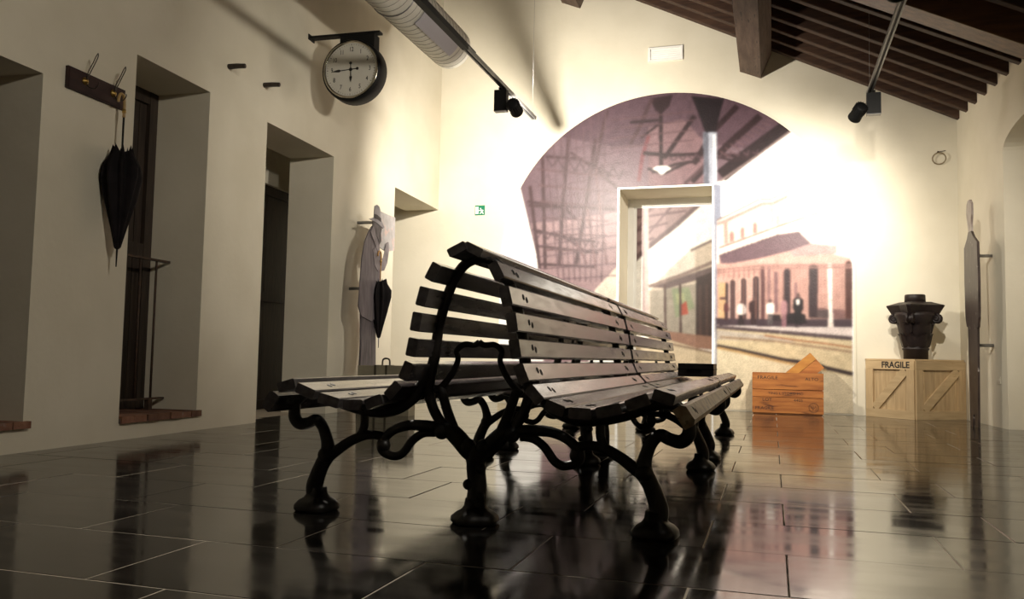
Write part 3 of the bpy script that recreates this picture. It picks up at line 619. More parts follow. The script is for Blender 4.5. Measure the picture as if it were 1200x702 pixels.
def sill(name, label, a, b, z):
    t = struct(thing(name, label, 'sill', left_at(a, 0, z), LA)); n = max(3, int((b-a)/0.125)); wdt = (b-a)/n
    for k in range(n):
        j = random.uniform(-0.008, 0.008)
        bm = MB().box((-0.47, k*wdt+0.004, -0.016), (0.028+j, (k+1)*wdt-0.004, random.uniform(0.024, 0.034)))
        bm.build('brick', BRICK, t)
    MB().box((-0.47, 0, -0.013), (0.012, b-a, 0.018)).build('mortar_bed', MORTAR, t)
sill('trim_2', 'row of worn red bricks forming the sill of the railed niche', 0.94, 1.83, 0.125)
sill('trim_3', 'row of worn bricks forming the sill of the leftmost niche', -1.15, 0.18, 0.155)
# railing in the niche
t = thing('iron_railing', 'low rusty iron railing standing inside the narrow wall niche', 'railing', left_at(0.94, -0.30, 0.155), LA)
MB().bar((0, 0.01, 1.14), (0, 0.84, 1.14), 0.035, 0.016).build('top_rail', RUST, t)
MB().bar((0, 0.01, 0.085), (0, 0.84, 0.085), 0.035, 0.014).build('bottom_rail', RUST, t)
for yy in (0.04, 0.2, 0.36, 0.52, 0.70): MB().tube([(0, yy, 0.08), (0, yy, 1.14)], 0.009, 8).build('baluster', RUST, t)
MB().box((-0.02, 0.66, 0), (0.02, 0.70, 0.085)).build('foot', RUST, t)

PRINT_MAX = 0.90     # reflectance of the whitest print
# ------------------------------------------------------------------ mural (flat print, coloured point by point) and its rim
def paint(ops, x0, x1, z0, z1, step, gam, sat=0.75):
    nx, nz = int(round((x1-x0)/step))+1, int(round((z1-z0)/step))+1
    xs = np.linspace(x0, x1, nx); zs = np.linspace(z0, z1, nz); img = np.zeros((nz, nx, 3)) + 0.6
    def fill(pts, col):
        p = np.array(pts); i0, i1 = np.searchsorted(xs, p[:,0].min()-step), np.searchsorted(xs, p[:,0].max()+step)
        j0, j1 = np.searchsorted(zs, p[:,1].min()-step), np.searchsorted(zs, p[:,1].max()+step)
        if i1 <= i0 or j1 <= j0: return
        acc = np.zeros((j1-j0, i1-i0))
        for ox, oz in ((-.25,-.25),(.25,-.25),(-.25,.25),(.25,.25)):
            X, Z = np.meshgrid(xs[i0:i1]+ox*step, zs[j0:j1]+oz*step); ins = np.zeros(X.shape, bool)
            for a in range(len(p)):
                (xa, za), (xb, zb) = p[a], p[a-1]
                if za == zb: continue
                ins ^= ((za > Z) != (zb > Z)) & (X < (xb-xa)*(Z-za)/(zb-za)+xa)
            acc += ins*0.25
        img[j0:j1, i0:i1] = img[j0:j1, i0:i1]*(1-acc[..., None])+np.array(lin(col))*acc[..., None]
    for k, col, wd, pts in ops:
        if k == 'p': fill(pts, col)
        else:
            for (ax, az), (bx, bz) in zip(pts, pts[1:]):
                L = math.hypot(bx-ax, bz-az) or 1; nx_, nz_ = -(bz-az)/L*wd/2, (bx-ax)/L*wd/2
                fill([(ax+nx_, az+nz_), (bx+nx_, bz+nz_), (bx-nx_, bz-nz_), (ax-nx_, az-nz_)], col)
    for _ in range(3):
        p = np.pad(img, ((1,1),(1,1),(0,0)), 'edge')
        img = (p[1:-1,1:-1]*2+p[:-2,1:-1]+p[2:,1:-1]+p[1:-1,:-2]+p[1:-1,2:])/6
    rg = np.random.RandomState(3)
    small = rg.normal(0, 1, (nz//6+2, nx//6+2)); big = np.kron(small, np.ones((6, 6)))[:nz, :nx]
    for _ in range(6):
        p = np.pad(big, 1, 'edge'); big = (p[1:-1,1:-1]+p[:-2,1:-1]+p[2:,1:-1]+p[1:-1,:-2]+p[1:-1,2:])/5
    img *= (1+0.05*big+0.05*rg.normal(0, 1, (nz, nx)))[..., None]
    img = np.clip(img, 0, 1); g = img.mean(-1, keepdims=True); img = g+(img-g)*sat
    return xs, zs, np.clip(PRINT_MAX*img**gam, 0, 1)
def print_mesh(name, ops, x0, x1, z0, z1, step, y, m, keep, gam):
    xs, zs, img = paint(ops, x0, x1, z0, z1, step, gam); nz, nx = img.shape[:2]
    X, Z = np.meshgrid(xs, zs); V = np.stack([X, np.full_like(X, y), Z], -1).reshape(-1, 3)
    idx = np.arange(nx*nz).reshape(nz, nx)
    q = np.stack([idx[:-1,:-1], idx[:-1,1:], idx[1:,1:], idx[1:,:-1]], -1).reshape(-1, 4)
    q = q[keep((X[:-1,:-1]+step/2).reshape(-1), (Z[:-1,:-1]+step/2).reshape(-1))]
    used = np.unique(q); remap = np.full(nx*nz, -1); remap[used] = np.arange(len(used)); q = remap[q]
    me = bpy.data.meshes.new(name); me.vertices.add(len(used)); me.vertices.foreach_set('co', V[used].reshape(-1))
    me.loops.add(q.size); me.loops.foreach_set('vertex_index', q.reshape(-1))
    me.polygons.add(len(q)); me.polygons.foreach_set('loop_start', np.arange(len(q))*4)
    me.update(calc_edges=True); me.validate()
    ca = me.color_attributes.new('print', 'FLOAT_COLOR', 'POINT')
    ca.data.foreach_set('color', np.concatenate([img.reshape(-1, 3)[used], np.ones((len(used), 1))], 1).astype(np.float32).reshape(-1))
    me.materials.append(m); return me
pm = bpy.data.materials.new('printed_film'); pm.use_nodes = True; nt = pm.node_tree; bs = nt.nodes['Principled BSDF']
at = nt.nodes.new('ShaderNodeAttribute'); at.attribute_name = 'print'; nt.links.new(at.outputs['Color'], bs.inputs['Base Color'])
bs.inputs['Roughness'].default_value = 0.42; bs.inputs['Specular IOR Level'].default_value = 0.35
nzn = nt.nodes.new('ShaderNodeTexNoise'); nzn.inputs['Scale'].default_value = 60; tcn = nt.nodes.new('ShaderNodeTexCoord'); nt.links.new(tcn.outputs['Object'], nzn.inputs['Vector'])
bpn = nt.nodes.new('ShaderNodeBump'); bpn.inputs['Strength'].default_value = 0.18; bpn.inputs['Distance'].default_value = 0.01; nt.links.new(nzn.outputs['Fac'], bpn.inputs['Height']); nt.links.new(bpn.outputs[0], bs.inputs['Normal'])
CX, CZ, CR = -1.311, 1.844, 2.252
def in_arch(X, Z):
    a = ((Z <= CZ) & (abs(X-CX) < CR)) | ((Z > CZ) & ((X-CX)**2+(Z-CZ)**2 < CR**2))
    return a & ~((X > DOOR_X0-0.004) & (X < DOOR_X1+0.004) & (Z < DOOR_Z+0.004))
mu = thing('mural', 'arched colour photo mural of an old railway platform on the back wall', 'mural', (CX, YB, 0))
me = print_mesh('mural_print', MURAL_PRINT, CX-CR, CX+CR, 0.012, CZ+CR, 0.0105, YB-0.006, pm, in_arch, 1.38)
me.transform(Matrix.Translation((-CX, -YB, 0))); link('mural_print', me, mu)
rim = MB(); N = 64
path = [(-CR, 0.0), (-CR, CZ*0.5)]+[(CR*math.cos(math.pi-math.pi*i/N), CZ+CR*math.sin(math.pi*i/N)) for i in range(N+1)]+[(CR, CZ*0.5), (CR, 0.0)]
for (ax, az), (bx, bz) in zip(path, path[1:]):
    k0 = 1+0.014/CR; k1 = 1-0.010/CR
    f = lambda x, z, k: (x*k, CZ+(z-CZ)*k if z > CZ else z)
    A, B, C, D = f(ax, az, k1), f(bx, bz, k1), f(bx, bz, k0), f(ax, az, k0)
    rim.prism([(p[0], -0.012, p[1]) for p in (A, B, C, D)], (0, 0.012, 0))
rim.build('rim', PLASTER, mu)
me = print_mesh('door_print', DOOR_PRINT, DOOR_X0+0.125, DOOR_X1-0.055, 0.05, DOOR_Z-0.125, 0.0105, DOOR_Y-0.0305, pm, lambda X, Z: X > -99, 1.2)
me.transform(Matrix.Translation((-(DOOR_X0+DOOR_X1)/2, -DOOR_Y, 0))); link('door_print', me, d1)

# ------------------------------------------------------------------ double-sided station benches
HALF = [  # outer face of each slat, ridge to front edge: x0, z0, x1, z1 (metres from the bench centre line)
    (0.004, 1.007, 0.068, 0.976), (0.118, 0.936, 0.149, 0.878), (0.164, 0.849, 0.181, 0.782), (0.190, 0.758, 0.201, 0.691), (0.204, 0.667, 0.216, 0.602),
    (0.218, 0.585, 0.244, 0.523), (0.254, 0.514, 0.299, 0.466), (0.306, 0.464, 0.371, 0.440), (0.381, 0.440, 0.458, 0.438), (0.470, 0.441, 0.552, 0.461),
    (0.566, 0.467, 0.640, 0.495), (0.664, 0.510, 0.734, 0.490), (0.758, 0.466, 0.800, 0.404)]
BL = 2.36
FY = (0.18, 2.08)
def make_bench(name, label, loc):
    t = thing(name, label, 'bench', loc, 0.0, 'back-to-back station benches')
    for sgn in (1, -1):
        for i, (xa, za, xb, zb) in enumerate(HALF):
            p1, p2 = Vector((xa*sgn, 0, za)), Vector((xb*sgn, 0, zb)); d = (p2-p1).normalized(); n = Vector((-d.z, 0, d.x))*sgn
            th = 0.038 if i else 0.032
            if i == len(HALF)-1: th = 0.045
            c = 0.004; r = 0.004 if i < len(HALF)-1 else 0.012
            sec = [p1+d*r, p2-d*r, p2-n*r, p2-n*(th-c), p2-n*th-d*c, p1-n*th+d*c, p1-n*(th-c), p1-n*r]
            ya, yb = random.uniform(0, 0.012), BL-random.uniform(0, 0.012)
            tw = random.uniform(-0.003, 0.003)
            b = MB(); segs = 5; rings = []
            for k in range(segs+1):
                yy = ya+(yb-ya)*k/segs; off = n*(tw*math.sin(k*1.3))
                rings += [q+Vector((0, yy, 0))+off for q in sec]
            m8 = len(sec); fs = [tuple(range(m8)), tuple(range(segs*m8, segs*m8+m8))[::-1]]
            for k in range(segs): fs += [(k*m8+j, k*m8+(j+1) % m8, (k+1)*m8+(j+1) % m8, (k+1)*m8+j) for j in range(m8)]
            b.add(rings, fs)
            o = b.build('slat', PALE if i == len(HALF)-1 and sgn > 0 else SLAT, t)
            if i:
                bb = MB(); mid = (p1+p2)/2
                for fy in FY:
                    for dy in (-0.019, 0.019):
                        bb.lathe([(0.0115, -0.004), (0.0115, 0.0014), (0.007, 0.0022)], 10, mid+Vector((0, fy+dy, 0))+d*(0.004 if dy > 0 else -0.004), n)
                tag(bb.build('bolts', BOLT, o), kind='stuff')
    for fy in FY:
        fr = thing('end_frame', None, None, (0, fy, 0)); fr.parent = t
        tk = MB()
        tk.lathe([(0.078, 0.0), (0.087, 0.010), (0.084, 0.026), (0.068, 0.040), (0.050, 0.050), (0.040, 0.064), (0.036, 0.09)], 24, mod=lambda r, h, a, j: (r*(1+0.07*math.cos(5*a)), h))
        tk.tube([(0, 0, 0.06), (0.005, 0, 0.13), (-0.003, 0.004, 0.19), (0.0, 0, 0.25), (0, 0, 0.28)], [0.040, 0.034, 0.035, 0.038, 0.03], 12)
        for kx, kz in ((0.022, 0.20), (-0.024, 0.14), (0.02, 0.10)): tk.sphere((kx, -0.018, kz), 0.020)
        tk.build('trunk', IRON, fr)
        for sg in (1, -1):
            S = lambda pts: [(x*sg, y, z) for x, y, z in ((p if len(p) == 3 else (p[0], 0, p[1])) for p in pts)]
            lg = MB()
            f = MB().lathe([(0.074, 0.0), (0.083, 0.010), (0.080, 0.026), (0.066, 0.042), (0.048, 0.052), (0.038, 0.066), (0.034, 0.09)], 24, mod=lambda r, h, a, j: (r*(1+0.07*math.cos(4*a+0.6)), h))
            lg.add([(v[0]+0.648*sg, v[1], v[2]) for v in f.v], f.f, True)
            lg.tube(S([(0.652, 0.05), (0.660, 0.09), (0.650, 0.13), (0.630, 0.178), (0.608, 0.222), (0.613, 0.268), (0.633, 0.318), (0.662, 0.346), (0.697, 0.333), (0.735, 0.328), (0.760, 0.358), (0.756, 0.42)]),
                    [0.036, 0.034, 0.031, 0.029, 0.031, 0.024, 0.022, 0.022, 0.022, 0.024, 0.024, 0.02], 12)
            lg.tube(S([(0.612, 0.205), (0.572, 0.231), (0.519, 0.267), (0.466, 0.292), (0.420, 0.299), (0.376, 0.292), (0.362, 0.262)]), [0.026, 0.022, 0.020, 0.019, 0.017, 0.017, 0.016], 10)
            lg.tube(S([(0.480, 0.287), (0.462, 0.312), (0.455, 0.345), (0.456, 0.415)]), [0.016, 0.017, 0.017, 0.018], 10)
            lg.sphere((0.61*sg, -0.01, 0.215), 0.032)
            lg.build('leg', IRON, fr)
            ml = MB()
            ml.tube(S([(0.0, 0.235), (0.034, 0.262), (0.080, 0.308), (0.118, 0.337), (0.150, 0.342)]), [0.030, 0.034, 0.033, 0.030, 0.022], 12)
            ml.tube(S([(0.128, 0.335), (0.203, 0.342), (0.276, 0.340), (0.340, 0.316), (0.381, 0.272), (0.374, 0.238), (0.327, 0.224), (0.292, 0.238), (0.255, 0.285), (0.213, 0.313), (0.165, 0.318)]),
                    [0.022, 0.021, 0.019, 0.018, 0.018, 0.017, 0.017, 0.016, 0.016, 0.016, 0.016], 10)
            ml.sphere((0.03*sg, -0.012, 0.275), 0.030); ml.sphere((0.372*sg, 0, 0.262), 0.026); ml.sphere((0.135*sg, -0.01, 0.325), 0.030)
            ml.build('loop_branch', IRON, fr)
            bp = MB()
            bp.tube(S([(0.128, 0.335), (0.172, 0.400), (0.193, 0.462), (0.193, 0.50), (0.174, 0.607), (0.161, 0.709), (0.136, 0.805), (0.105, 0.885), (0.062, 0.944), (0.0, 0.972)]),
                    [0.021, 0.020, 0.020, 0.021, 0.022, 0.020, 0.020, 0.020, 0.020, 0.020], 10)
            bp.build('back_post', IRON, fr)
            h2 = MB()
            h2.tube(S([(0.080, 0.310), (0.116, 0.392), (0.140, 0.462), (0.150, 0.49)]), [0.020, 0.019, 0.018, 0.014], 10)
            h2.tube(S([(0.168, 0.470), (0.137, 0.495), (0.102, 0.541), (0.082, 0.589), (0.088, 0.622), (0.060, 0.646), (0.020, 0.645), (0.0, 0.655)]), [0.013, 0.013, 0.012, 0.011, 0.011, 0.011, 0.011, 0.012], 8)
            h2.build('heart_scroll', IRON, fr)
            be = MB()
            be.tube(S([(0.758, 0.405), (0.70, 0.452), (0.63, 0.445), (0.55, 0.415), (0.46, 0.395), (0.38, 0.392), (0.31, 0.412), (0.25, 0.455), (0.205, 0.52), (0.182, 0.58)]),
                    [0.016, 0.020, 0.022, 0.024, 0.026, 0.028, 0.028, 0.026, 0.022, 0.018], 10)
            be.build('seat_bearer', IRON, fr)
    return t
BX = -1.03
make_bench('bench', 'near double-sided bench of dark slats on branch-shaped black iron legs', (BX, 2.75, 0))
make_bench('bench', 'farther double-sided slatted bench standing behind the near bench', (BX, 5.17, 0))
# flat case on the farther bench
t = thing('flat_case', 'flat black case lying on the seat of the farther bench', 'case', (BX+0.43, 7.12, 0.478))
MB().box((-0.13, -0.2, 0.0), (0.15, 0.2, 0.105)).build('body', CASE, t)
MB().box((-0.135, -0.205, 0.055), (0.155, 0.205, 0.062)).build('seam', BLACK, t)
MB().tube([(-0.05, -0.20, 0.05), (-0.04, -0.235, 0.055), (0.04, -0.235, 0.055), (0.05, -0.20, 0.05)], 0.008, 8).build('handle', BLACK, t)

# ------------------------------------------------------------------ wall clock
t = thing('station_clock', 'round black station clock hanging from a wall bracket', 'clock', left_at(3.31, 0, 3.31), LA)
ck = MB().lathe([(0.265, -0.005), (0.285, -0.012), (0.300, 0.0), (0.305, 0.03), (0.305, 0.15), (0.285, 0.18), (0.05, 0.185)], 48, (0.465, 0, 0), (0, 1, 0))
ck.build('case', BLACK, t)
MB().lathe([(0.258, -0.004), (0.262, -0.018), (0.280, -0.018), (0.286, -0.004)], 48, (0.465, 0, 0), (0, 1, 0)).build('bezel', CHROME, t)
dial = MB().lathe([(0.262, -0.008), (0.262, -0.002)], 48, (0.465, 0, 0), (0, 1, 0), False).build('dial', FACE, t)
for h in range(1, 13):
    a = math.pi/2-h*math.pi/6; rr = 0.195
    text('numeral', str(h), 0.062, INK, dial, (0.465+rr*math.cos(a), -0.0085, rr*math.sin(a)), (1, 0, 0), (0, 0, 1), 0.0005, 0.0004, 0.75)
tk = MB()
for k in range(60):
    a = k*math.pi/30; r0, r1 = (0.238, 0.248) if k % 5 else (0.234, 0.25); w_ = 0.0012 if k % 5 else 0.0025
    c, s_ = math.cos(a), math.sin(a)
    tk.prism([(0.465+r0*c-w_*s_, -0.0088, r0*s_+w_*c), (0.465+r1*c-w_*s_, -0.0088, r1*s_+w_*c), (0.465+r1*c+w_*s_, -0.0088, r1*s_-w_*c), (0.465+r0*c+w_*s_, -0.0088, r0*s_-w_*c)], (0, 0.0006, 0))
tag(tk.build('minute_ring', INK, dial), kind='stuff')
def hand(name, ang, ln, tail, w_):
    c, s_ = math.cos(ang), math.sin(ang); P = lambda r, q, y=-0.012: (0.465+r*c-q*s_, y, r*s_+q*c)
    b = MB().prism([P(-tail, -w_), P(ln*0.5, -w_), P(ln*0.58, -w_*3.2), P(ln*0.72, -w_*2.4), P(ln, 0), P(ln*0.72, w_*2.4), P(ln*0.58, w_*3.2), P(ln*0.5, w_), P(-tail, w_)], (0, 0.002, 0))
    b.lathe([(w_*3.4, 0), (w_*3.4, 0.002)], 14, P(-tail, 0), (0, 1, 0)); b.lathe([(w_*4, 0), (w_*4, 0.003)], 14, P(0, 0), (0, 1, 0))
    b.build(name, INK, dial)
hand('hour_hand', R(-90+2), 0.125, 0.062, 0.0042); hand('minute_hand', R(184), 0.205, 0.068, 0.0042)
MB().box((0.0, 0.02, 0.352), (0.735, 0.10, 0.372)).build('bracket_arm', BLACK, t)
MB().box((0.325, 0.03, 0.20), (0.68, 0.15, 0.352)).build('hanger_plate', BLACK, t)
MB().box((0.0, 0.0, 0.335), (0.008, 0.12, 0.389)).build('wall_plate', BLACK, t)

# ------------------------------------------------------------------ coat rack and umbrellas
t = thing('coat_rack', 'dark red wooden coat rack with two wire hooks on the left wall', 'coat rack', left_at(0.565, 0, 2.275), LA)
MB().box((0, -0.252, -0.068), (0.022, 0.252, 0.068)).box((0.022, -0.244, -0.060), (0.026, 0.244, 0.060)).build('board', RACKWOOD, t)
for y in (-0.115, 0.135):
    MB().lathe([(0.026, 0.0), (0.024, 0.006), (0.012, 0.010), (0.010, 0.018), (0.004, 0.02)], 14, (0.026, y, 0.012), (1, 0, 0)).build('rosette', BRASS, t)
    hk = MB()
    for q in (-0.008, 0.008): hk.tube([(0.034, y+q*0.4, 0.02), (0.055, y+q, 0.07), (0.085, y+q, 0.125), (0.105, y+q, 0.165), (0.112, y, 0.185)], 0.0032, 6)
    hk.tube([(0.034, y, 0.0), (0.06, y, -0.03), (0.10, y, -0.04), (0.125, y, -0.02), (0.128, y, 0.0)], 0.0034, 6)
    hk.build('wire_hook', WIRE, t)
def umbrella(name, label, loc, rz, H, canopy_top, canopy_bot, rmax, crook, lobes=8, seed=1, hm=HANDLE):
    """hangs by its crook: local z=0 at the hook, tip at -H"""
    t = thing(name, label, 'umbrella', loc, rz, 'black folded umbrellas'); rg = random.Random(seed)
    ph = [rg.uniform(-0.2, 0.2) for _ in range(lobes)]
    def mod(r, h, a, j):
        k = 1+(0.10+0.03*j)*math.cos(lobes*a+0.5*math.sin(2*a+j))+0.12*math.cos(3*a+seed)+0.10*math.sin(2*a+j*0.5)
        hh = h+(0.045*max(0, math.cos(lobes*a))**6 if j == len(prof)-1 else 0)
        return r*k, hh
    L = canopy_top-canopy_bot
    prof = [(0.010, canopy_bot), (0.018, canopy_bot+0.02*L), (rmax*0.42, canopy_bot+0.22*L), (rmax*0.78, canopy_bot+0.50*L), (rmax, canopy_bot+0.74*L), (rmax*0.92, canopy_bot+0.86*L), (rmax*0.60, canopy_bot+0.97*L), (rmax*0.48, canopy_top)]
    MB().lathe(prof, 64, mod=mod).build('canopy', FABRIC, t)
    MB().tube([(0, 0, canopy_top-0.05), (0, 0, -0.11)], 0.0065, 8).build('shaft', BLACK if hm is not HANDLE else hm, t)
    MB().tube([(0, 0, canopy_bot+0.01), (0, 0, -H)], [0.007, 0.0035], 8).build('tip', STEEL if hm is HANDLE else BLACK, t)
    c = crook
    MB().tube([(0, 0, -0.13), (0, 0, -0.03), (0, -c*0.25, 0.012), (0, -c*0.8, 0.016), (0, -c*1.1, -0.012), (0, -c*1.15, -0.04)], 0.0095, 10).build('handle', hm, t)
    MB().tube([(0, 0, -0.10), (0, 0, -0.075)], 0.012, 10).build('collar', BRASS, t)
    return t
GOLD = mat('gilt_handle', (0.42, 0.27, 0.10), rough=0.35)
umbrella('umbrella', 'black folded umbrella hanging from the coat rack by a gilt handle', left_at(0.715, 0.105, 2.255), LA, 1.115, -0.36, -1.00, 0.098, 0.05, 8, 1, GOLD)
umbrella('umbrella', 'black folded umbrella with cane crook hooked on the man cutout', left_at(4.50, 0.315, 1.70), LA, 1.02, -0.32, -0.915, 0.098, 0.07, 8, 2)

# wooden pegs
for i, (s_, z, lab) in enumerate(((2.02, 2.925, 'short round wooden peg in the left wall, nearer the umbrella rack'), (2.56, 2.945, 'short round wooden peg in the left wall, nearer the clock'))):
    pg = MB().tube([(0, 0, 0), (0.075, 0.004, 0.002), (0.15, 0, -0.004)], [0.022, 0.021, 0.019], 10)
    tag(pg.build('wall_peg', DARKWOOD, None, left_at(s_, 0, z), LA), lab, 'peg', 'wooden wall pegs')

# ------------------------------------------------------------------ man cutout on the left wall
t = thing('figure_cutout', 'flat printed cutout of a man in hat and long coat reading', 'cutout', left_at(4.32, 0.25, 0), LA)
def flat(name, pts, x, th, m, par=t): return MB().prism([(x, y, z) for y, z in pts], (th, 0, 0)).build(name, m, par)
flat('trousers', [(-0.20,0.0),(0.24,0.0),(0.235,0.35),(0.21,0.75),(0.20,1.08),(-0.18,1.08),(-0.155,0.7),(-0.175,0.3)], 0.0, 0.02, TROUSER)
flat('shoes', [(-0.215,0.0),(0.33,0.0),(0.33,0.05),(0.22,0.11),(-0.20,0.10)], 0.021, 0.002, HATBAND)
flat('coat', [(-0.275,1.10),(-0.255,1.35),(-0.225,1.62),(-0.17,1.78),(-0.08,1.90),(0.0,1.97),(0.10,1.93),(0.20,1.80),(0.24,1.62),(0.25,1.40),(0.23,1.02),(0.05,0.96),(-0.20,1.0)], 0.021, 0.012, COAT)
flat('arm', [(0.02,1.72),(0.10,1.76),(0.20,1.66),(0.30,1.66),(0.38,1.84),(0.44,1.86),(0.46,1.76),(0.42,1.62),(0.34,1.53),(0.18,1.50),(0.08,1.56)], 0.034, 0.004, SLEEVE)
flat('face', [(-0.02,1.90),(0.14,1.87),(0.20,1.80),(0.24,1.84),(0.225,1.92),(0.245,1.98),(0.22,2.04),(0.0,2.06)], 0.034, 0.003, SKIN)
flat('collar', [(-0.06,1.90),(0.02,1.98),(0.14,1.80),(0.20,1.72),(0.16,1.70)], 0.038, 0.003, SLEEVE)
flat('hat', [(-0.10,2.03),(0.02,2.065),(0.02,2.12),(0.03,2.19),(0.09,2.215),(0.15,2.205),(0.185,2.17),(0.20,2.07),(0.30,2.005),(0.27,1.985),(0.10,2.02)], 0.034, 0.008, HATM)
flat('hat_band', [(0.018,2.055),(0.02,2.105),(0.10,2.105),(0.198,2.085),(0.20,2.045),(0.10,2.06)], 0.043, 0.002, HATBAND)
flat('newspaper', [(0.22,2.17),(0.66,2.17),(0.66,1.79),(0.42,1.75),(0.22,1.78)], 0.006, 0.012, PAPER)
for y, z in ((0.24, 2.05), (0.09, 1.31)): MB().tube([(-0.25, y, z), (-0.02, y, z), (0.0, y, z)], 0.018, 10, spline=False).build('standoff', STEEL, t)

# ------------------------------------------------------------------ tall cutout on the right wall (seen almost edge-on)
t = thing('figure_cutout', 'narrow dark brown printed figure cutout on standoffs by the right wall', 'cutout', (right_x(9.54)-0.21, 9.54, 0), RA)
def flatr(name, pts, x, th, m): return MB().prism([(x, y, z) for y, z in pts], (-th, 0, 0)).build(name, m, t)
flatr('legs', [(-0.13,0.0),(-0.03,0.0),(-0.02,0.12),(0.03,0.12),(0.05,0.0),(0.14,0.0),(0.15,0.5),(0.16,1.06),(-0.17,1.06),(-0.15,0.5)], 0.0, 0.02, BROWNPRINT)
flatr('torso', [(-0.19,0.99),(0.18,1.01),(0.225,1.10),(0.24,1.5),(0.235,1.83),(0.12,1.92),(0.08,1.98),(-0.02,1.98),(-0.08,1.92),(-0.215,1.84),(-0.235,1.45),(-0.225,1.09)], -0.001, 0.024, BROWNPRINT)
flatr('head', [(0.08+0.0,1.96),(0.11,2.08),(0.145,2.18),(0.13,2.27),(0.08,2.31),(0.02,2.31),(-0.03,2.26),(-0.035,2.16),(-0.01,2.06),(-0.02,1.96)], 0.0, 0.022, HEADPRINT)
for z in (1.74, 0.82): MB().tube([(0.0, 0.12, z), (0.205, 0.12, z)], 0.017, 10).build('standoff', STEEL, t)

# ------------------------------------------------------------------ suitcase below the man
t = thing('suitcase', 'olive brown leather suitcase standing beside the man cutout', 'suitcase', (-3.83, 7.85, 0), 0.05)
MB().box((-0.20, -0.09, 0.0), (0.0, 0.09, 0.495)).build('body', LEATHER, t)
MB().box((0.002, -0.09, 0.0), (0.36, 0.09, 0.50)).build('lid', LEATHER, t)
for x in (-0.02, 0.10): MB().box((x, -0.094, 0.0), (x+0.02, 0.094, 0.503)).build('strap', LEATHERD, t)
MB().tube([(0.03, 0, 0.50), (0.035, 0, 0.555), (0.07, 0, 0.57), (0.105, 0, 0.555), (0.11, 0, 0.50)], 0.009, 8).build('handle', LEATHERD, t)

# ------------------------------------------------------------------ exit sign, vent, iron ring
t = thing('exit_sign', 'small green emergency exit sign with a running figure', 'sign', (-3.863, YB, 2.628))
MB().box((-0.071, -0.010, -0.068), (0.071, 0.0, 0.068)).build('plate', GREEN, t)
MB().box((-0.064, -0.0115, -0.050), (-0.018, -0.0102, 0.048)).build('door_pictogram', WHITE, t)
rn = MB()
for pts in ([(0.016,0.010),(0.052,0.002),(0.056,-0.010),(0.036,-0.014),(0.050,-0.030),(0.058,-0.052),(0.048,-0.056),(0.034,-0.034),(0.022,-0.044),(0.000,-0.050),(-0.004,-0.042),(0.016,-0.034),(0.020,-0.014),(0.010,-0.006),(-0.012,-0.012),(-0.014,-0.004)],):
    rn.prism([(x, -0.0115, z) for x, z in pts], (0, 0.0013, 0))
rn.lathe([(0.010, 0), (0.010, 0.0013)], 12, (0.012, -0.0115, 0.022), (0, 1, 0)); rn.build('running_figure', WHITE, t)
t = thing('wall_vent', 'white rectangular air vent high on the back wall', 'vent', (-1.333, YB, 4.612))
fv = MB().box((-0.225, -0.03, -0.093), (0.225, 0, -0.07)).box((-0.225, -0.03, 0.07), (0.225, 0, 0.093)).box((-0.225, -0.03, -0.07), (-0.195, 0, 0.07)).box((0.195, -0.03, -0.07), (0.225, 0, 0.07)); fv.build('frame', WHITE, t)
for k in range(7): MB().prism([(-0.195, -0.022, -0.068+k*0.02), (-0.195, -0.004, -0.056+k*0.02), (-0.195, -0.002, -0.058+k*0.02), (-0.195, -0.020, -0.072+k*0.02)], (0.39, 0, 0)).build('louvre', WHITE, t)
MB().box((-0.195, -0.004, -0.07), (0.195, 0, 0.07)).build('backing', WHITE, t)
t = thing('iron_ring', 'small iron tether ring on the back wall near the right corner', 'ring', (1.887, YB, 3.05))
MB().tube([(0.072*math.cos(a), -0.03-0.012*math.sin(a), 0.066*math.sin(a)) for a in [2*math.pi*i/24 for i in range(25)]], 0.007, 8, spline=False).build('ring', RINGM, t)
MB().tube([(-0.01, -0.045, 0.065), (-0.01, -0.03, 0.082), (-0.01, 0.0, 0.085)], 0.008, 8).build('staple', RUST, t)
MB().tube([(0.0, -0.006, 0.085), (0.05, -0.006, 0.092), (0.075, -0.006, 0.095)], 0.004, 6).build('nail', RUST, t)

# ------------------------------------------------------------------ spiral air duct
t = thing('air_duct', 'white spiral-seamed ventilation duct hanging near the left wall', 'duct', (-3.39, 8.5, 4.0))
dp = []; yy = 0.0
MB().lathe([(0.21, 0.0), (0.228, -0.004), (0.23, -0.02), (0.23, -9.0), (0.21, -9.0)], 40, (0, 0, 0), (0, 1, 0)).build('pipe', DUCT, t)
for k in range(64):
    y = -0.06-k*0.095
    c = [(0.2315*math.cos(a), y+0.095*(a-2*math.pi)/(2*math.pi), 0.2315*math.sin(a)) for a in [2*math.pi*i/28 for i in range(29)]]
    MB().tube(c, 0.0022, 4, spline=False, cap=False).build('seam', SEAM, t)
gr = MB()
for j in range(8):
    a0, a1 = R(-62+j*5.2), R(-62+(j+1)*5.2)
    gr.add([(r*math.cos(a), y, r*math.sin(a)) for y in (-0.35, -1.25) for a in (a0, a1) for r in (0.236, 0.245)], [(0,1,3,2),(4,6,7,5),(1,5,7,3),(0,2,6,4),(0,4,5,1),(2,3,7,6)])
gr.build('grille', GRILLE, t)
for y in (-1.5, -4.0, -6.5):
    MB().tube([(0.236*math.cos(a), y, 0.236*math.sin(a)) for a in [2*math.pi*i/28 for i in range(29)]], 0.006, 6, spline=False, cap=False).build('strap', STEEL, t)
    MB().tube([(0, y, 0.23), (0, y, roof_z(-3.39)-4.0+0.1)], 0.003, 6).build('hanger_wire', STEEL, t)

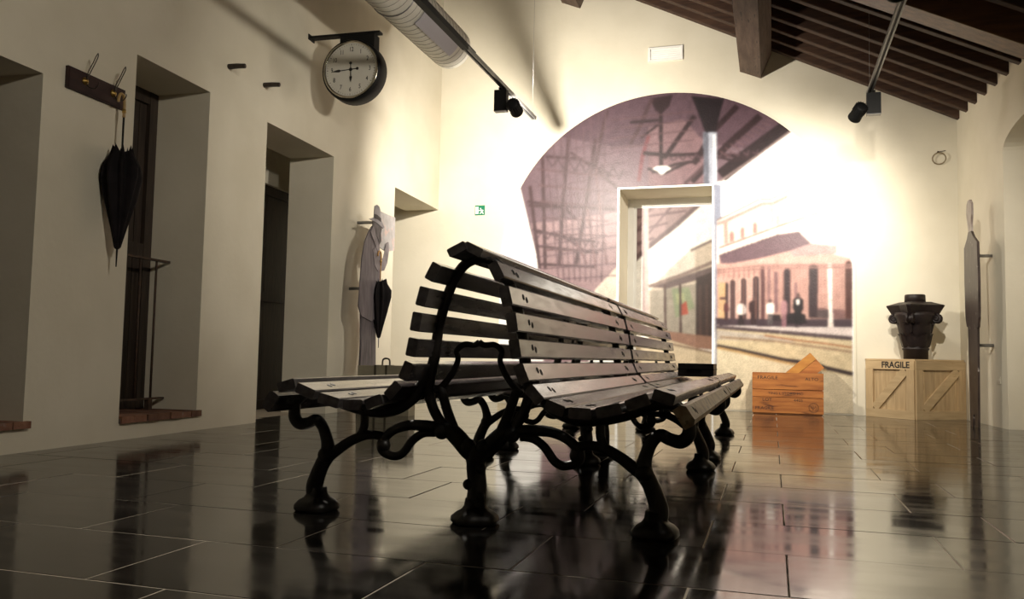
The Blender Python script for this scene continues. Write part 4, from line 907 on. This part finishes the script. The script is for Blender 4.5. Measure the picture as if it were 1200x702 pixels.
# ------------------------------------------------------------------ lighting tracks and spotlights
def track(label, x, y0, y1, z, xs=0.0, feed=None):
    t = thing('lighting_track', label, 'track', (x, y1, z), 0, 'ceiling lighting tracks'); L = y1-y0
    b = MB().box((-0.025, -L, -0.004), (0.025, 0, 0.018)).box((-0.025, -L, -0.018), (-0.010, 0, -0.004)).box((0.010, -L, -0.018), (0.025, 0, -0.004)); b.build('profile', TRACKM, t)
    MB().box((-0.0095, -L, -0.008), (0.0095, 0, -0.0042)).build('contact_groove', BLACK, t)
    MB().box((-0.026, -0.002, -0.019), (0.026, 0.006, 0.019)).build('end_cap', BLACK, t)
    for y in (-0.06, -L*0.45, -L*0.85):
        MB().tube([(0, y, 0.02), (0, y, roof_z(x)-z+0.15)], 0.0016, 6).build('suspension_wire', STEEL, t)
        MB().lathe([(0.010, 0.018), (0.010, 0.03), (0.004, 0.045)], 10, (0, y, 0)).build('wire_grip', STEEL, t)
    if feed:
        MB().box((-0.028, feed[0]-y1, -0.022), (0.028, feed[1]-y1, 0.022)).build('feed_box', BLACK, t)
        MB().tube([(0.025, feed[0]-y1, 0.028), (0.027, (feed[0]+feed[1])/2-y1, 0.03), (0.02, feed[1]+0.2-y1, 0.024)], 0.007, 8).build('cable', BLACK, t)
    return t
track('black lighting track hanging on wires at the left of the mural', -2.56, 1.6, 8.97, 3.30, feed=(4.3, 6.75))
track('grey lighting track hanging below the dark rafters at the right', 0.925, 1.6, 8.92, 3.30)
def spotlight(label, tx, y, z, side, target, watts, angle, blend, size, drop=0.20, back=0.0, lx=0.14):
    """side=+1: lamp head to the right of its driver box"""
    t = thing('track_spotlight', label, 'spotlight', (tx, y, z), 0, 'black track spotlights')
    MB().box((-0.013, -0.05, -0.035), (0.013, 0.05, -0.016)).build('adapter', BLACK, t)
    bx = MB().box((-0.065, -0.035, -0.245), (0.065, 0.035, -0.035)); bx.build('driver_box', BLACK, t)
    MB().box((-0.066, -0.036, -0.253), (0.066, 0.036, -0.246)).build('driver_lid', TRACKM, t)
    h = Vector((lx*side, 0, -drop)); d = (Vector(target)-(t.location+h)).normalized()
    MB().tube([(0.06*side, 0, -drop+0.02), h], 0.014, 8).build('joint', BLACK, t)
    hd = MB().lathe([(0.045, -0.085), (0.060, -0.075), (0.062, 0.07), (0.066, 0.075), (0.066, 0.095), (0.058, 0.095), (0.056, 0.075), (0.05, 0.07)], 28, h, d); hd.build('lamp_head', BLACK, t)
    fn = MB()
    u = d.orthogonal().normalized(); v = d.cross(u)
    for k in range(16):
        a = 2*math.pi*k/16; q = u*math.cos(a)+v*math.sin(a); fn.bar(h-d*0.078+q*0.055, h+d*0.0+q*0.055, 0.004, 0.024, q)
    fn.build('cooling_fin', BLACK, t)
    MB().lathe([(0.048, 0.072), (0.048, 0.076)], 24, h, d).build('lens', LENS, t)
    spot('lamp_light', t, t.location+h+d*0.10, target, watts, angle, blend, size)
    return t
spotlight('black spotlight on the left track beside the arched mural', -2.60, 7.90, 3.315, 1, (-2.5, YB, 2.4), P_BACK, 172, 1.0, 0.045, drop=0.215)
spotlight('black spotlight at the end of the right track under the rafters', 0.96, 8.86, 3.315, -1, (0.0, YB, 2.1), P_RIGHT, 108, 1.0, 0.035, drop=0.21)
spotlight('black spotlight farther along the right track, aimed at the crates', 0.93, 5.90, 3.315, -1, (1.1, YB, 0.8), P_CORNER, 75, 1.0, 0.035, drop=0.21)

spotlight('black spotlight nearer the camera on the left track, aimed down at the benches', -2.60, 5.0, 3.315, 1, (-1.2, 3.3, 0.3), P_BENCH, 90, 1.0, 0.035, drop=0.21)
spotlight('added fill spotlight nearest the camera on the right track, aimed across at the left wall', 0.93, 2.0, 3.315, -1, (-4.3, 5.0, 1.6), P_WALL_FILL, 110, 1.0, 0.12, drop=0.21)  # out-of-view lamp added to brighten the left wall and its reveals
spotlight('added fill spotlight in the middle of the right track, aimed at the clock', 0.93, 5.0, 3.315, -1, (-4.45, 7.5, 2.0), P_CLOCK_FILL, 58, 1.0, 0.12, drop=0.21)  # out-of-view lamp added to fill the dim stretch of wall by the clock

# ------------------------------------------------------------------ orange wooden box with a second box in it
t = thing('wooden_box', 'orange wooden box stencilled FRAGILE at the foot of the mural', 'box', (0.168, 10.52, 0))
for z0, z1 in ((0.205+0.085, 0.485), (0.20, 0.282), (0.012, 0.195)):
    MB().box((-0.40, -0.012, z0), (0.40, 0.008, z1)).build('front_plank', ORANGEWOOD, t)
    MB().box((-0.40, 0.285, z0), (0.40, 0.305, z1)).build('back_plank', ORANGEWOOD, t)
for s_ in (-1, 1): MB().box((0.38*s_-0.01, 0.010, 0.012), (0.38*s_+0.01, 0.283, 0.47)).build('side_panel', ORANGEWOOD, t)
MB().box((-0.39, 0.0, 0.0), (0.39, 0.29, 0.011)).build('bottom_panel', ORANGEWOOD, t)
for x, z, s_, body in ((-0.225, 0.425, 0.055, 'FRAGILE'), (0.27, 0.415, 0.050, 'ALTO'), (-0.02, 0.241, 0.040, 'TING L STORO MO'), (-0.23, 0.165, 0.05, 'LOT'), (0.12, 0.165, 0.045, '4405'), (-0.26, 0.065, 0.05, 'FRAGILE')):
    text('stencil', body, s_, INK, t, (x, -0.0125, z), (1, 0, 0), (0, 0, 1), 0.0, 0.0004, 1.15)
em = MB()
for r in (0.056, 0.048): em.tube([(0.29+r*math.cos(a), -0.0125, 0.085+r*math.sin(a)) for a in [2*math.pi*i/28 for i in range(29)]], 0.0016, 4, spline=False)
em.tube([(0.283, -0.0125, 0.05), (0.283, -0.0125, 0.12)], 0.0028, 4); em.tube([(0.262, -0.0125, 0.112), (0.262, -0.0125, 0.088), (0.283, -0.0125, 0.072), (0.304, -0.0125, 0.088), (0.304, -0.0125, 0.112)], 0.0022, 4); em.tube([(0.300, -0.0125, 0.05), (0.322, -0.0125, 0.075), (0.312, -0.0125, 0.104)], 0.002, 4)
em.build('round_stamp', INK, t)
t = thing('wooden_box', 'small orange wooden box tilted inside the larger stencilled box', 'box', (0.36, 10.665, 0.515))
rot = Matrix.Rotation(R(-41), 4, 'Y')
def trot(b):
    b.v = [tuple(rot @ Vector(v)) for v in b.v]; return b
trot(MB().box((-0.42, -0.10, -0.115), (0.19, -0.085, 0.018))).build('front_plank', ORANGEWOOD, t)
trot(MB().box((-0.42, -0.105, 0.020), (0.19, -0.09, 0.115))).build('front_plank', ORANGELIGHT, t)
trot(MB().box((-0.42, 0.10, -0.115), (0.19, 0.115, 0.115))).build('back_plank', ORANGEWOOD, t)
trot(MB().box((0.17, -0.088, -0.11), (0.188, 0.098, 0.11))).build('end_panel', ORANGEWOOD, t)
trot(MB().box((-0.42, -0.088, 0.098), (0.17, 0.098, 0.112))).build('lid', ORANGELIGHT, t)

# ------------------------------------------------------------------ pine crate in the corner
PL, PF, PR = Vector((1.055, 10.72, 0)), Vector((1.507, 10.27, 0)), Vector((2.085, 10.71, 0))
t = thing('packing_crate', 'large pale pine packing crate stencilled FRAGILE in the right corner', 'crate', PF)
H = 0.672
inn = lambda p, k: p
foot = [PL-PF, Vector((0, 0, 0)), PR-PF, Vector((2.085, YB-0.01, 0))-PF, Vector((1.055, YB-0.01, 0))-PF]
cen = sum(foot, Vector())/5
MB().prism([cen+(p-cen)*0.965 for p in foot], (0, 0, H-0.02)).build('body', PINE, t)
MB().prism([p+Vector((0, 0, H-0.018)) for p in foot], (0, 0, 0.018)).build('lid', PINEH, t)
def face(A, B, flip, lab):
    d = (B-A).normalized(); n = Vector((d.y, -d.x, 0)); Lw = (B-A).length; zt = H-0.02
    def slab(p, q, wd, nm, th=0.030, m=PINE):   # batten from p to q in (along, up)
        (a, b), (c, e_) = p, q; dv = Vector((c-a, e_-b)).normalized(); nn = Vector((-dv.y, dv.x))*wd/2
        pts = [Vector((a, b))+nn, Vector((c, e_))+nn, Vector((c, e_))-nn, Vector((a, b))-nn]
        MB().prism([A+d*k.x+Vector((0, 0, k.y))-n*0.012 for k in pts], n*(th+0.0)).build(nm, m, t)
    nb = 5
    for k in range(nb):
        w_ = Lw/nb; MB().prism([A+d*(k*w_+0.002)-n*0.018+Vector((0, 0, 0.004)), A+d*((k+1)*w_-0.002)-n*0.018+Vector((0, 0, 0.004)), A+d*((k+1)*w_-0.002)-n*0.018+Vector((0, 0, zt)), A+d*(k*w_+0.002)-n*0.018+Vector((0, 0, zt))], n*0.010).build('board', PINE, t)
    slab((0.0, 0.05), (Lw, 0.05), 0.098, 'bottom_rail', m=PINEH); slab((0.0, zt-0.05), (Lw, zt-0.05), 0.098, 'top_rail', m=PINEH)
    slab((0.05, 0.10), (0.05, zt-0.10), 0.098, 'stile'); slab((Lw-0.05, 0.10), (Lw-0.05, zt-0.10), 0.098, 'stile')
    a0 = math.atan2(zt-0.2-0.01, Lw-0.2)
    slab((0.115, 0.108), (Lw-0.115, zt-0.108), 0.098, 'brace', 0.0285, m=PINEH)
    return d, n, zt
A, B, C = PL-PF, Vector((0, 0, 0)), PR-PF
d, n, zt = face(A, B, 1, None)
text('stencil', 'FRAGILE', 0.098, INK, t, A+d*0.40+n*0.0185+Vector((0, 0, zt-0.05)), d, (0, 0, 1), 0.003, 0.0005, 1.0)
face(B, C, 1, None)

# ------------------------------------------------------------------ iron column capital on the crate
t = thing('column_capital', 'dark cast iron column capital with corner volutes standing on the crate', 'capital', (1.555, 10.53, H), R(24))
MB().lathe([(0.128, 0.0), (0.130, 0.10), (0.142, 0.108), (0.142, 0.122), (0.130, 0.132), (0.134, 0.15), (0.156, 0.28), (0.190, 0.42), (0.222, 0.49), (0.215, 0.53), (0.05, 0.54)], 36).build('bell', BRONZE, t)
lf = MB().add([(0.0, -0.05, 0), (0.0, 0.05, 0), (0.022, -0.058, 0.06), (0.022, 0.058, 0.06), (0.036, -0.045, 0.12), (0.036, 0.045, 0.12), (0.064, -0.022, 0.155), (0.064, 0.022, 0.155), (0.078, 0, 0.135), (0.028, 0, 0.0), (0.046, 0, 0.06), (0.058, 0, 0.12)],
      [(0,9,10,2),(9,1,3,10),(2,10,11,4),(10,3,5,11),(4,11,6),(11,5,7),(11,7,6),(6,7,8)], True).mesh('leaf', BRONZE)
for row, (r, z, n_, o_) in enumerate(((0.118, 0.135, 8, 0), (0.132, 0.255, 8, 0.5))):
    for k in range(n_):
        a = 2*math.pi*(k+o_)/n_; link('leaf', lf, t, (r*math.cos(a), r*math.sin(a), z), a)
for k in range(4):
    a = math.pi/4+k*math.pi/2; c, s_ = math.cos(a), math.sin(a); v = MB()
    for q in (-0.028, 0.028):
        sp = []
        for i in range(26):
            th = i*0.42; rr = 0.050*(1-i/30); sp.append(((0.222+rr*math.sin(th))*c-q*s_, (0.222+rr*math.sin(th))*s_+q*c, 0.455+rr*math.cos(th)))
        v.tube(sp, 0.016, 6, spline=False)
    v.tube([(0.222*c-0.035*s_, 0.222*s_+0.035*c, 0.455), (0.222*c+0.035*s_, 0.222*s_-0.035*c, 0.455)], 0.044, 14)
    v.tube([(0.16*c, 0.16*s_, 0.30), (0.185*c, 0.185*s_, 0.40), (0.225*c, 0.225*s_, 0.49)], [0.012, 0.016, 0.018], 8)
    v.build('volute', BRONZE, t)
def sq(h, r, ins):
    pts = []
    for k in range(4):
        a = math.pi/4+k*math.pi/2
        pts += [(r*math.cos(a-0.07), r*math.sin(a-0.07), h), (r*math.cos(a+0.07), r*math.sin(a+0.07), h)]
        m_ = a+math.pi/4; q = r*math.cos(math.pi/4)*ins; pts.append((q*math.cos(m_), q*math.sin(m_), h))
    return pts
ab = MB(); lv = [sq(0.485, 0.235, 0.92), sq(0.53, 0.262, 0.92), sq(0.585, 0.295, 0.92), sq(0.60, 0.305, 0.92), sq(0.612, 0.305, 0.92), sq(0.65, 0.17, 0.98)]
fs = [tuple(range(12))[::-1], tuple(range(60, 72))]
for j in range(5): fs += [(j*12+k, j*12+(k+1) % 12, (j+1)*12+(k+1) % 12, (j+1)*12+k) for k in range(12)]
ab.add([p for l in lv for p in l], fs); ab.build('abacus', BRONZE, t)
MB().lathe([(0.112, 0.63), (0.110, 0.725), (0.104, 0.735), (0.05, 0.735)], 30).build('neck', BRONZE, t)
# small socket on the right wall
t = thing('wall_socket', 'small white wall socket low on the right wall', 'socket', (right_x(9.55), 9.55, 0.47), RA)
MB().box((-0.004, -0.055, -0.035), (0, 0.055, 0.035)).build('plate', PLASTER, t)
for y in (-0.02, 0.02): MB().lathe([(0.010, 0), (0.010, 0.002)], 10, (-0.003, y, 0), (-1, 0, 0)).build('outlet', PLASTER, t)
